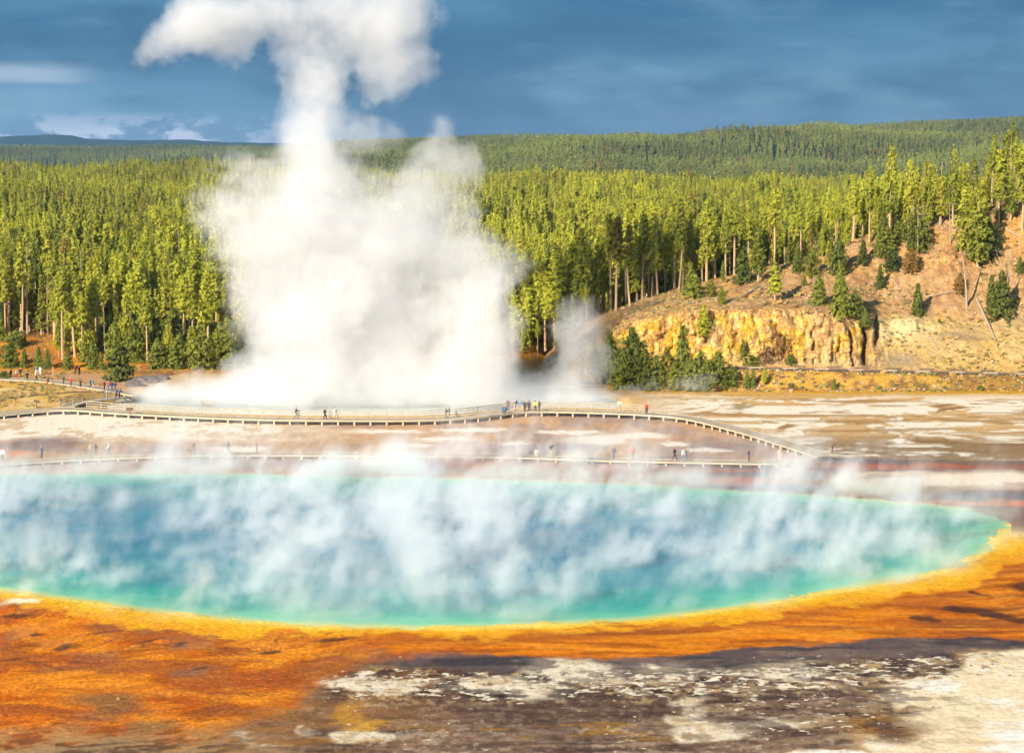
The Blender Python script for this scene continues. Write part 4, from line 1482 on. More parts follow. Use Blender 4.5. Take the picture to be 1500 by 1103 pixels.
def forest(name, pts, meshes, label, cat):
    """pts: x, d, z, height scale"""
    me = bpy.data.meshes.new(name)
    P = np.array(pts, np.float32)
    me.vertices.add(len(P))
    me.vertices.foreach_set('co', P[:, :3].ravel())
    a = me.attributes.new('size', 'FLOAT', 'POINT')
    a.data.foreach_set('value', P[:, 3].copy())
    rr = np.random.default_rng(len(P))
    a = me.attributes.new('turn', 'FLOAT_VECTOR', 'POINT')
    t = np.zeros((len(P), 3), np.float32)
    t[:, 2] = rr.random(len(P)) * 6.28
    t[:, 0] = rr.normal(size=len(P)) * .02
    a.data.foreach_set('vector', t.ravel())
    a = me.attributes.new('pick', 'INT', 'POINT')
    a.data.foreach_set('value', rr.integers(0, len(meshes), len(P)).astype(np.int32))
    me.update()
    c = bpy.data.collections.new(name + '_kinds')
    for i, m in enumerate(meshes):
        c.objects.link(bpy.data.objects.new('%s_kind_%02d' % (name, i), m))
    ng = bpy.data.node_groups.new(name, 'GeometryNodeTree')
    ng.interface.new_socket('Geometry', in_out='INPUT', socket_type='NodeSocketGeometry')
    ng.interface.new_socket('Geometry', in_out='OUTPUT', socket_type='NodeSocketGeometry')
    N, L = ng.nodes, ng.links.new
    gi, go = N.new('NodeGroupInput'), N.new('NodeGroupOutput')
    ci = N.new('GeometryNodeCollectionInfo')
    ci.inputs['Collection'].default_value = c
    ci.inputs['Separate Children'].default_value = True
    ci.inputs['Reset Children'].default_value = True
    ip = N.new('GeometryNodeInstanceOnPoints')
    ip.inputs['Pick Instance'].default_value = True
    L(gi.outputs[0], ip.inputs['Points'])
    L(ci.outputs[0], ip.inputs['Instance'])
    for nm, ty, sk in (('pick', 'INT', 'Instance Index'), ('size', 'FLOAT', 'Scale'), ('turn', 'FLOAT_VECTOR', 'Rotation')):
        na = N.new('GeometryNodeInputNamedAttribute')
        na.data_type = ty
        na.inputs[0].default_value = nm
        L(na.outputs[0], ip.inputs[sk])
    L(ip.outputs[0], go.inputs[0])
    o = link(name, me, kind='stuff', label=label, cat=cat)
    md = o.modifiers.new('plants', 'NODES')
    md.node_group = ng
    return o


def scatter(d0, d1, u0, u1, sp, seed):
    """jittered grid in angle and depth with spacing sp metres"""
    rr = np.random.default_rng(seed)
    out = []
    d = d0
    while d < d1:
        x0, x1 = (u0 - 750) / FPX * d, (u1 - 750) / FPX * d
        n = int((x1 - x0) / sp)
        xs = x0 + (np.arange(n) + rr.random(n)) * sp
        ds = d + rr.random(n) * sp * 1.3
        out.append(np.stack([xs, ds], 1))
        d += sp
    return np.concatenate(out)


NEAR_KINDS = [low_tree('p', 15, z0, R, w, 6, .58, s, pf, FOL, 4) for s, z0, R, w, pf in ((101, 5.5, 1.4, 22, p_lodge), (102, 6.5, 1.15, 20, p_lodge), (103, 4.5, 1.6, 24, p_cone), (104, 8.5, 1.3, 17, p_lodge), (105, 3.0, 1.5, 26, p_cone), (106, 5.0, 1.0, 24, p_lodge), (107, 9.5, 1.2, 14, p_full), (108, 2.0, 1.4, 28, p_cone))]
NEAR_KINDS.append(low_tree('p', 11, 1.2, 1.7, 22, 7, .58, 109, p_cone, FOL_DARK, 4))
NEAR_KINDS.append(snag('d', 13.5, .17, 116, 8, .01, .4, .95, 1.0))
NEAR_KINDS.append(low_tree('p', 8, .6, 1.5, 20, 7, .52, 110, p_cone, FOL_DARK, 4))
FAR_KINDS = [low_tree('f', 13, z0, R, w, 5, 1.5, s, p_cone, FOL_FAR_SHADED, 2, .18) for s, z0, R, w in ((111, 2.0, 1.9, 9), (112, 3.0, 1.7, 8), (113, 1.5, 2.1, 9), (114, 4.5, 1.6, 7))]
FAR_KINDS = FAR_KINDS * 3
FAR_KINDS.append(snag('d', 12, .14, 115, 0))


def build_forests():
    P = np.concatenate([scatter(386, 700, -260, 1760, 2.9, 1), scatter(700, 1060, -260, 1760, 3.6, 2), scatter(1060, 1620, -260, 1760, 4.4, 3)])
    x, d = P[:, 0], P[:, 1]
    u = 750 + FPX * x / d
    gap = fbm(x / 16, d / 22, 3, 201)
    keep = (gap > .36) & (terrain(x, d) > -5)
    keep &= ~((u > 1005) & (d < 399))
    keep &= ~((u < 76) & (d < 409))
    keep &= ~((u > 860) & (u < 1010) & (d < 396))
    keep &= ~((np.abs(u - 15) < 17) & (np.abs(d - 752) < 34))
    P, x, d = P[keep], x[keep], d[keep]
    spots = np.array([s for s in TREE_SPOTS])
    ok = np.ones(len(P), bool)
    nearm = d < 445
    for a, b, c in spots:
        ok[nearm] &= (x[nearm] - a) ** 2 + (d[nearm] - b) ** 2 > c * c
    P, x, d = P[ok], x[ok], d[ok]
    z = terrain(x, d) - .25
    hgt = (.50 + .85 * fbm(x / 40, d / 55, 3, 202)) * (.62 + .62 * np.random.default_rng(3).random(len(x)))
    hgt = np.where(d < 396, hgt * .7, hgt)
    forest('pine_forest', np.stack([x, d, z, hgt], 1), NEAR_KINDS, 'dense sunlit olive and yellow-green pine forest filling the slopes behind the basin', 'forest')
    P = np.concatenate([scatter(1680, 3780, -260, 1760, 8.0, 4)])
    x, d = P[:, 0], P[:, 1]
    u = 750 + FPX * x / d
    zz = terrain(x, d)
    ok = fbm(x / 40, d / 60, 3, 203) > .30
    P, zz = P[ok], zz[ok]
    hgt = .75 + .5 * np.random.default_rng(4).random(len(P))
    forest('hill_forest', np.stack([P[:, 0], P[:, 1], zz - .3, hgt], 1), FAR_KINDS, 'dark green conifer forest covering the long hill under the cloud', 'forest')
    P = scatter(4350, 5350, -260, 520, 11.0, 5)
    zz = terrain(P[:, 0], P[:, 1])
    hgt = .9 + .5 * np.random.default_rng(5).random(len(P))
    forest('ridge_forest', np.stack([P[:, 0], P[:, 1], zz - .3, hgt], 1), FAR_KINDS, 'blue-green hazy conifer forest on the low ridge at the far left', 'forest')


build_forests()


# --- dry brush, tussocks and loose stones: ground cover
def tuft(name, h, R, n, seed, mat):
    r = np.random.default_rng(seed)
    V, T = [], []
    for i in range(n):
        a = r.random() * 6.28
        q = r.random() ** .5 * R
        c = np.array([math.cos(a) * q, math.sin(a) * q, -.05])
        d = np.array([r.normal() * .35 + math.cos(a) * .3, r.normal() * .35 + math.sin(a) * .3, 1.0]) * h * (.6 + .6 * r.random())
        w = np.array([-math.sin(a + r.normal()), math.cos(a + r.normal()), 0]) * .10 * R / .3
        b = len(V)
        V += [c - w, c + w, c + d]
        T.append((b, b + 1, b + 2))
    me = tri_mesh(name, V, T)
    me.materials.append(mat)
    return me


def pebble(name, seed):
    bm = bmesh.new()
    bmesh.ops.create_icosphere(bm, subdivisions=1, radius=.3)
    r = random.Random(seed)
    for v in bm.verts:
        v.co = Vector((v.co.x * r.uniform(.7, 1.4), v.co.y * r.uniform(.7, 1.4), v.co.z * r.uniform(.5, 1.1)))
    me = bpy.data.meshes.new(name)
    bm.to_mesh(me)
    bm.free()
    me.materials.append(plain_mat('loose_stone', (.44, .33, .21), .95, .35, 2.0))
    return me


GRASS = [plain_mat('gold_grass', (.50, .33, .09), .9, .3, 1.0), plain_mat('brown_grass', (.30, .19, .09), .9, .3, 1.0), plain_mat('sage', (.20, .20, .07), .9, .3, 1.0)]


def build_cover():
    rr = np.random.default_rng(77)
    kinds = [tuft('g', .5, .35, 26, i, GRASS[i % 3]) for i in range(6)] + [pebble('s', 1), pebble('s', 2), pebble('s', 3)]
    n = 9000
    x, d = rr.uniform(18, 130, n), rr.uniform(343.5, 396, n)
    cw = CWID(x)
    steep = (d > 356) & (d < 356.3 + cw) & (x < 66)
    roadm = (d > 350.3) & (d < 356.2)
    m = ~steep & ~roadm & (fbm(x / 4, d / 4, 3, 301) > .44)
    x, d = x[m], d[m]
    size = np.where(d < 351, .9, .75) * (.5 + .9 * rr.random(len(x)) ** 1.5)
    forest('slope_brush', np.stack([x, d, terrain(x, d) - .02, size], 1), kinds, 'dry tussocks, brush and loose stones dotting the bluff and its bank', 'brush')
    n = 5200
    u, v = rr.uniform(-60, 380, n), rr.uniform(506, 600, n)
    pts = []
    for uu, vv in zip(u, v):
        p = on_z(uu, vv)
        pts.append((p.x, p.y))
    P = np.array(pts)
    P[:, 1] += 0
    m = (fbm(P[:, 0] / 5, P[:, 1] / 7, 3, 302) > .47) & (poly_signed(CRATER_S, P[:, 0], P[:, 1]) > 4) & ((P[:, 1] > 372) | (u < 150))
    P = P[m]
    size = .35 + .5 * rr.random(len(P))
    forest('meadow_grass', np.stack([P[:, 0], P[:, 1], terrain(P[:, 0], P[:, 1]) - .02, size], 1), kinds[:6], 'golden tussock grass on the flat and clearing left of the steam', 'grass')


build_cover()


def plate(name, seed, mat):
    """a broken, flat-topped flake of sinter"""
    r = random.Random(seed)
    k = r.randint(6, 9)
    rim_ = [(math.cos(6.283 * i / k) * r.uniform(.6, 1.1), math.sin(6.283 * i / k) * r.uniform(.5, 1.0)) for i in range(k)]
    V = [(x * .5, y * .5, -.05) for x, y in rim_] + [(x * .46, y * .46, r.uniform(.05, .12)) for x, y in rim_] + [(0, 0, .10)]
    F = [(i, (i + 1) % k, k + (i + 1) % k, k + i) for i in range(k)] + [(k + i, k + (i + 1) % k, 2 * k) for i in range(k)]
    me = bpy.data.meshes.new(name)
    me.from_pydata(V, [], F)
    me.update()
    me.materials.append(mat)
    return me


def build_flakes():
    mats = [plain_mat('sinter_white', (.74, .66, .52), .9, .2, 3.0), plain_mat('sinter_tan', (.52, .41, .26), .9, .3, 3.0), plain_mat('sinter_dark', (.13, .095, .075), .9, .3, 3.0)]
    kinds = [plate('k', i, mats[(1, 1, 2, 2, 1)[i % 5]]) for i in range(10)]
    P = CRUST[0]
    size = .08 + .30 * np.random.default_rng(9).random(len(P)) ** 2.5
    forest('sinter_flakes', np.concatenate([P, size[:, None]], 1), kinds, 'broken white and tan sinter flakes littering the dark crust in the foreground', 'sinter')


build_flakes()


# --- dead standing trees and fallen logs
def px_snag(u, v, hpx, r0, lean, br, label, seed, lo=.35, bl=1.6):
    b = hit(u, v)
    h = hpx * b.y / FPX
    o = link('dead_tree', snag('dead_tree', h, r0, seed, br, lean, lo, .98, bl), label=label, cat='dead tree', group='dead standing trees')
    o.location = b - Vector((0, 0, .1))
    return o


px_snag(1480, 300, 104, .16, 0, 2, 'thin bare dead pole rising highest at the right border', 301, .6, .6)
px_snag(1376, 330, 98, .13, .01, 2, 'thin grey dead pole above the light green crest pine', 302, .6, .6)
px_snag(1260, 346, 84, .17, -.16, 3, 'pale dead trunk leaning left at the forest edge above the bluff', 303, .5, .8)
px_snag(1344, 372, 70, .15, -.02, 9, 'dead tree with forked stubs left of the rocky knob', 304, .75, 3.0)
px_snag(1336, 372, 80, .15, .0, 2, 'slim bare trunk beside the forked dead tree', 305, .6, .8)
px_snag(1392, 362, 66, .13, -.04, 9, 'dead tree with upswept arms on the rocky knob', 306, .6, 3.4)
px_snag(1416, 452, 90, .24, -.12, 12, 'bare leaning trunk with long dead limbs above the talus', 307, .35, 3.2)
px_snag(1476, 446, 90, .12, .02, 14, 'grey dead tree with fine upright twigs above the large dense fir', 308, .3, 2.2)
px_snag(1470, 420, 56, .11, -.25, 6, 'dead tree leaning left on the bluff near the right border', 309, .3, 2.0)
px_snag(1346, 340, 60, .12, -.08, 3, 'thin dead spike at the left of the crest gap', 310, .5, 1.0)
px_snag(50, 462, 78, .24, .10, 3, 'pale dead trunk leaning right before the left forest', 311, .5, .6)
px_snag(16, 440, 60, .14, 0, 2, 'pale dead trunk at the far left of the forest', 312, .5, .6)
px_snag(830, 470, 56, .15, -.55, 2, 'dead trunk fallen askew against the forest right of the steam', 313, .5, .6)


def px_log(u0, v0, u1, v1, r, label, lift=.12):
    a, b = hit(u0, v0), hit(u1, v1)
    me = MB().tube([a + Vector((0, -.2, lift)), a.lerp(b, .5) + Vector((0, -.2, lift)), b + Vector((0, -.2, lift))], [r, r * .85, r * .5], 7).mesh('fallen_log')
    link('fallen_log', me, DEAD, label=label, cat='log', group='fallen logs on the bluff')


px_log(1430, 440, 1458, 499, .26, 'long dark log lying down the talus below the leaning trunk')
px_log(1363, 498, 1374, 514, .17, 'short dark log pointing down the middle of the talus')
px_log(1369, 434, 1402, 428, .16, 'pale log lying level left of the leaning trunk')
px_log(1250, 351, 1277, 364, .26, 'thick pale log on the upper slope under the forest')
px_log(1304, 408, 1326, 434, .12, 'thin pale stick on the bare slope right of the slim young fir')
px_log(1368, 402, 1402, 388, .12, 'thin log slanting below the rocky knob')
px_log(1072, 444, 1114, 420, .2, 'dark log slanting up the slope at the left of the bluff')
px_log(938, 452, 962, 444, .2, 'pale log at the forest edge above the ochre cliff')
px_log(1470, 336, 1498, 352, .2, 'pale log on the right border of the bluff')
px_log(1200, 448, 1165, 432, .12, 'pale curved branch lying by the yellow-green brink fir')

# ------------------------------------------------------------------ road on the shelf with its log barriers
MAT_ROAD = plain_mat('gravel_road', (.20, .155, .12), .95, .25, 2.0)
WOOD = plain_mat('weathered_plank', (.38, .31, .22), .85, .35, 2.5)
WOOD_LIGHT = plain_mat('pale_edge_beam', (.44, .36, .235), .8, .18, 2.0)
WOOD_DARK = plain_mat('dark_log', (.16, .11, .075), .9, .3, 3.0)


def build_road():
    xs = np.arange(24, 168, 1.0)
    rows = []
    for dd in (351.3, 352.4, 353.6, 354.8):
        rows.append(np.stack([xs, np.full_like(xs, dd) + .25 * np.sin(xs / 13), ROADZ(xs) * sst(xs, 2, 12) + .10 + 0 * xs], 1))
    me = grid_mesh('road', np.concatenate(rows), 4, len(xs))
    link('road', me, MAT_ROAD, kind='structure')


build_road()
_log = MB().tube([(-1.3, 0, .24), (0, 0, .25), (1.3, 0, .24)], [.12, .13, .11], 7).mesh('log')
_stub = MB().tube([(0, 0, -.15), (0, 0, .16)], .10, 6).mesh('stub')


def barrier(x, d, rz, mat, label, group):
    e = bpy.data.objects.new('log_barrier', None)
    COL.objects.link(e)
    e.location = (x, d, float(ROADZ(x)) + .12)
    e.rotation_euler = (0, 0, rz)
    e['label'], e['category'], e['group'] = label, 'barrier', group
    for me, dx in ((_log, 0), (_stub, -.8), (_stub, .8)):
        o = link('log' if me is _log else 'stub', me, parent=e)
        o.location = (dx, 0, 0)
        if len(me.materials) == 0:
            me.materials.append(WOOD)
        o.material_slots[0].link = 'OBJECT'
        o.material_slots[0].material = mat
    return e


RN = ['first', 'second', 'third', 'fourth', 'fifth', 'sixth', 'seventh', 'eighth', 'ninth', 'tenth']
for i in range(20):
    x = 39 + i * 2.9 + random.uniform(-.2, .2)
    barrier(x, 350.85, random.gauss(0, .02), WOOD if i % 2 else WOOD_DARK, '%s %s log rail from the left along the near edge of the road' % (RN[i // 2], 'pale' if i % 2 else 'dark'), 'log rails along the road')
for i in range(9):
    x = 50 + i * 5.6 + random.uniform(-.6, .6)
    barrier(x, 355.15, random.gauss(0, .02), WOOD_DARK, RN[i] + ' dark log rail from the left on the cliff side of the road', 'log rails on the cliff side')


# ------------------------------------------------------------------ boardwalks
_post_cache = {}


def post_mesh(w, h, mat):
    k = (w, h, mat.name)
    if k not in _post_cache:
        me = MB().box((0, 0, h / 2), (w, w, h)).mesh('post')
        me.materials.append(mat)
        _post_cache[k] = me
    return _post_cache[k]


def resample(P, step):
    out = [P[0]]
    acc = 0
    for a, b in zip(P[:-1], P[1:]):
        L = (b - a).length
        t = step - acc
        while t <= L:
            out.append(a.lerp(b, t / L))
            t += step
        acc = (acc + L) % step
    return out


def boardwalk(px, width, z, label, rail=None, support=2.6, posts_h=.62, kerb=True, zground=0.0, near_beam=WOOD_LIGHT):
    """px: photograph pixels of the near edge at deck height z; the deck runs 'width' metres back from it"""
    P = smooth_line([on_z(u, v, z) for u, v in px])
    P = resample(P, .6)
    n = len(P)
    T = [(P[min(i + 1, n - 1)] - P[max(i - 1, 0)]).normalized() for i in range(n)]
    S = [Vector((-t.y, t.x, 0)) for t in T]
    S = [s if s.y > 0 else -s for s in S]
    e = bpy.data.objects.new('boardwalk', None)
    COL.objects.link(e)
    e['label'], e['category'] = label, 'boardwalk'
    # planks laid across
    mb = MB()
    Q = resample(P, .22)
    for i in range(len(Q) - 1):
        t = (Q[i + 1] - Q[i]).normalized()
        s = Vector((-t.y, t.x, 0))
        s = s if s.y > 0 else -s
        c = Q[i] + s * width / 2
        mb.box((c.x, c.y, z - .03 + random.uniform(-.008, .008)), (.195, width, .06), math.atan2(t.y, t.x))
    dk = link('deck', mb.mesh('deck'), WOOD, e)
    dk['kind'] = 'stuff'
    # edge beams
    for off, nm in ((-.07, 'near_beam'), (width + .07, 'far_beam')):
        mb = MB()
        for i in range(n - 1):
            a, b = P[i] + S[i] * off, P[i + 1] + S[i + 1] * off
            c = (a + b) / 2
            t = b - a
            mb.box((c.x, c.y, z - .06), (t.length + .02, .12, .22), math.atan2(t.y, t.x))
        link('edge_beam', mb.mesh('edge_beam'), near_beam, e)
    # supports under the near edge
    k = max(1, int(support / .6))
    pm = post_mesh(.26, posts_h, WOOD_LIGHT)
    for i in range(0, n, k):
        c = P[i] + S[i] * .05
        o = link('support', pm, parent=e)
        o.location = (c.x, c.y, z - .22 - posts_h)
    # footing logs lying under the deck
    if rail:
        for side, u0, u1 in rail:
            off = width - .12 if side == 'far' else .12
            sel = []
            for i in range(n):
                uu, vv = project(P[i].x, P[i].y, z)
                if u0 <= uu <= u1:
                    sel.append(i)
            if len(sel) < 4:
                continue
            rp = post_mesh(.10, 1.12, WOOD)
            for i in sel[::4]:
                c = P[i] + S[i] * off
                o = link('rail_post', rp, parent=e)
                o.location = (c.x, c.y, z)
            for hz in (.42, .76, 1.10):
                mb = MB()
                for i in sel[:-1]:
                    a, b = P[i] + S[i] * off, P[i + 1] + S[i + 1] * off
                    c, t = (a + b) / 2, b - a
                    mb.box((c.x, c.y - .07, z + hz), (t.length + .01, .045, .13), math.atan2(t.y, t.x))
                link('rail', mb.mesh('rail'), WOOD, e)
    return e, P, S


def smooth_line(P, k=5):
    P = [P[0] * 2 - P[1]] + P + [P[-1] * 2 - P[-2]]
    out = []
    for i in range(1, len(P) - 2):
        p0, p1, p2, p3 = P[i - 1:i + 3]
        for j in range(k):
            t = j / k
            out.append(.5 * ((2 * p1) + (p2 - p0) * t + (2 * p0 - 5 * p1 + 4 * p2 - p3) * t * t + (3 * p1 - p0 - 3 * p2 + p3) * t ** 3))
    out.append(P[-2])
    return out


BZ, FZ = .75, .5
back = [(-60, 612), (0, 607), (70, 601), (110, 601), (150, 604), (200, 607), (300, 612), (400, 615), (500, 616), (600, 616), (660, 614), (700, 611), (740, 606), (780, 603), (850, 604), (930, 607), (985, 611), (1015, 616), (1060, 627), (1110, 641), (1160, 657), (1198, 669)]
boardwalk(back, 2.6, BZ, 'long railed boardwalk curving past the steaming crater and down to the right', rail=[('far', 112, 945)], support=2.4)
front = [(-70, 688), (0, 681), (70, 676), (150, 672), (230, 669), (300, 667), (450, 667), (600, 668), (750, 670), (900, 675), (1050, 678), (1130, 679), (1190, 673), (1218, 665)]
boardwalk(front, 2.4, FZ, 'low railless boardwalk along the far shore of the blue spring', support=2.4, posts_h=.3)
upper = [(-60, 556), (0, 556), (60, 559), (100, 564), (140, 570), (175, 576), (200, 581)]
boardwalk(upper, 2.6, .35, 'upper boardwalk coming down from the left towards the viewing platform', support=3.0, posts_h=.2)
link_ = [(108, 596), (120, 591), (145, 587), (168, 584), (190, 581)]
boardwalk(link_, 2.4, .55, 'short railed boardwalk that links the viewing platform with the long boardwalk', rail=[('far', 105, 192), ('near', 105, 168)], support=2.4, posts_h=.3)
thin = [(-40, 590), (0, 585), (50, 579), (90, 576), (135, 573)]
boardwalk(thin, .5, .12, 'thin dark plank edging crossing the golden grass on the left', support=4.0, posts_h=.05, near_beam=WOOD_DARK)


# ------------------------------------------------------------------ signs
def sign(u, v, z, hp, wp, hb, panel_mat, label, post_mat):
    b = on_z(u, v, z)
    k = b.y / FPX
    e = bpy.data.objects.new('sign', None)
    COL.objects.link(e)
    e.location = b
    e['label'], e['category'] = label, 'sign'
    h, w, t = hp * k, wp * k, hb * k
    o = link('post', MB().box((0, 0, h / 2), (.12, .12, h)).mesh('post'), post_mat, e)
    o = link('panel', MB().box((0, -.09, h - t / 2), (w, .05, t)).mesh('panel'), panel_mat, e)
    o = link('panel_frame', MB().box((0, -.085, h + .02), (w + .08, .09, .05)).box((0, -.085, h - t - .02), (w + .08, .09, .05)).mesh('panel_frame'), post_mat, e)
    return e


WHITE = plain_mat('white_panel', (.78, .74, .66), .6, .05)
BROWN = plain_mat('brown_panel', (.13, .085, .055), .7, .15)
sign(54, 599, 0, 13, 8, 3, BROWN, 'brown sign with a wide low panel in the gold grass on the left', BROWN)
sign(907, 603, 0, 15, 6, 3, WHITE, 'white sign on a post behind the railing right of the visitors', WOOD)
sign(190, 607, BZ, 10, 10, 4, BROWN, 'dark information panel mounted at the railing of the long boardwalk', BROWN)


# ------------------------------------------------------------------ dark rocks by the crater, stone in the mats
def rock(name, u, v, wpx, hpx, label, col, seed, zscale=1.0, group=None):
    b = hit(u, v)
    k = b.y / FPX
    bm = bmesh.new()
    bmesh.ops.create_icosphere(bm, subdivisions=3, radius=1)
    r = random.Random(seed)
    o1, o2 = r.random() * 50, r.random() * 50
    for q in bm.verts:
        p = q.co
        n = float(fbm(np.array([p.x * 1.3 + o1 + p.z]), np.array([p.y * 1.3 + o2 - p.z]), 4, 5)[0]) - .5
        m = float(ridged(np.array([p.x * 2 + o2]), np.array([p.z * 2 + p.y + o1]), 2, 6)[0]) - .5
        q.co = p * (1 + n * .9 + m * .35)
        q.co.z = max(q.co.z, -.45)
    bm.transform(Matrix.Diagonal((wpx * k / 2, wpx * k / 2 * .8, hpx * k, 1)))
    me = bpy.data.meshes.new(name)
    bm.to_mesh(me)
    bm.free()
    o = link(name, me, plain_mat('rock_%d' % seed, col, .95, .4, 1.5), label=label, cat='rock', group=group)
    o.location = b + Vector((0, 0, hpx * k * .25))


rock('rock_ledge', 214, 560, 40, 7, 'dark rock ledge at the crater rim below the forest, largest of three', (.16, .13, .12), 1, group='rocks at the crater rim')
rock('rock_ledge', 196, 566, 26, 7, 'dark rock at the crater rim under the broad front pine', (.13, .11, .10), 2, group='rocks at the crater rim')
rock('rock_ledge', 236, 556, 26, 5, 'low dark rock at the crater rim nearest the steam', (.15, .12, .11), 3, group='rocks at the crater rim')
rock('rock_ledge', 200, 586, 16, 5, 'small black rock between viewing platform and crater water', (.06, .05, .045), 4, group='rocks at the crater rim')
rock('crater_rock', 305, 591, 22, 4, 'brown rock island in the pale crater water', (.30, .21, .13), 5)
rock('stone', 173, 1026, 5, 3.5, 'small yellow-green stone lying on the orange mats at lower left', (.26, .21, .05), 6)

# ------------------------------------------------------------------ people
POSES = {
    # joints: pelvis, chest, neck, head, then arms (shoulder, elbow, hand) and legs (hip, knee, ankle, toe); facing -y
    'stand': dict(armL=((-.19, 0, 1.42), (-.25, .02, 1.14), (-.24, -.06, .88)), armR=((.19, 0, 1.42), (.25, .02, 1.14), (.24, -.06, .88)), legL=((-.09, 0, .90), (-.10, -.01, .50), (-.11, .02, .08)), legR=((.09, 0, .90), (.10, -.01, .50), (.11, .02, .08)), lean=0),
    'walk': dict(armL=((-.19, 0, 1.42), (-.24, .14, 1.16), (-.22, .10, .92)), armR=((.19, 0, 1.42), (.24, -.12, 1.16), (.21, -.28, 1.0)), legL=((-.09, 0, .90), (-.09, -.20, .54), (-.09, -.26, .10)), legR=((.09, 0, .90), (.09, .04, .50), (.09, .32, .14)), lean=.04),
    'photo': dict(armL=((-.19, 0, 1.42), (-.26, -.18, 1.30), (-.08, -.30, 1.56)), armR=((.19, 0, 1.42), (.26, -.18, 1.30), (.08, -.30, 1.56)), legL=((-.09, 0, .90), (-.13, -.01, .50), (-.16, .02, .08)), legR=((.09, 0, .90), (.13, -.01, .50), (.16, .02, .08)), lean=-.02),
    'lean': dict(armL=((-.19, -.30, 1.30), (-.24, -.42, 1.10), (-.16, -.60, 1.08)), armR=((.19, -.30, 1.30), (.24, -.42, 1.10), (.16, -.60, 1.08)), legL=((-.09, 0, .88), (-.10, -.02, .48), (-.11, .04, .08)), legR=((.09, 0, .88), (.10, -.02, .48), (.11, .04, .08)), lean=.42),
    'crouch': dict(armL=((-.18, -.10, .92), (-.24, -.28, .70), (-.12, -.44, .72)), armR=((.18, -.10, .92), (.24, -.28, .70), (.12, -.44, .72)), legL=((-.10, .05, .38), (-.16, -.34, .48), (-.13, -.12, .08)), legR=((.10, .05, .38), (.16, -.34, .48), (.13, -.12, .08)), lean=.22, drop=.50),
}


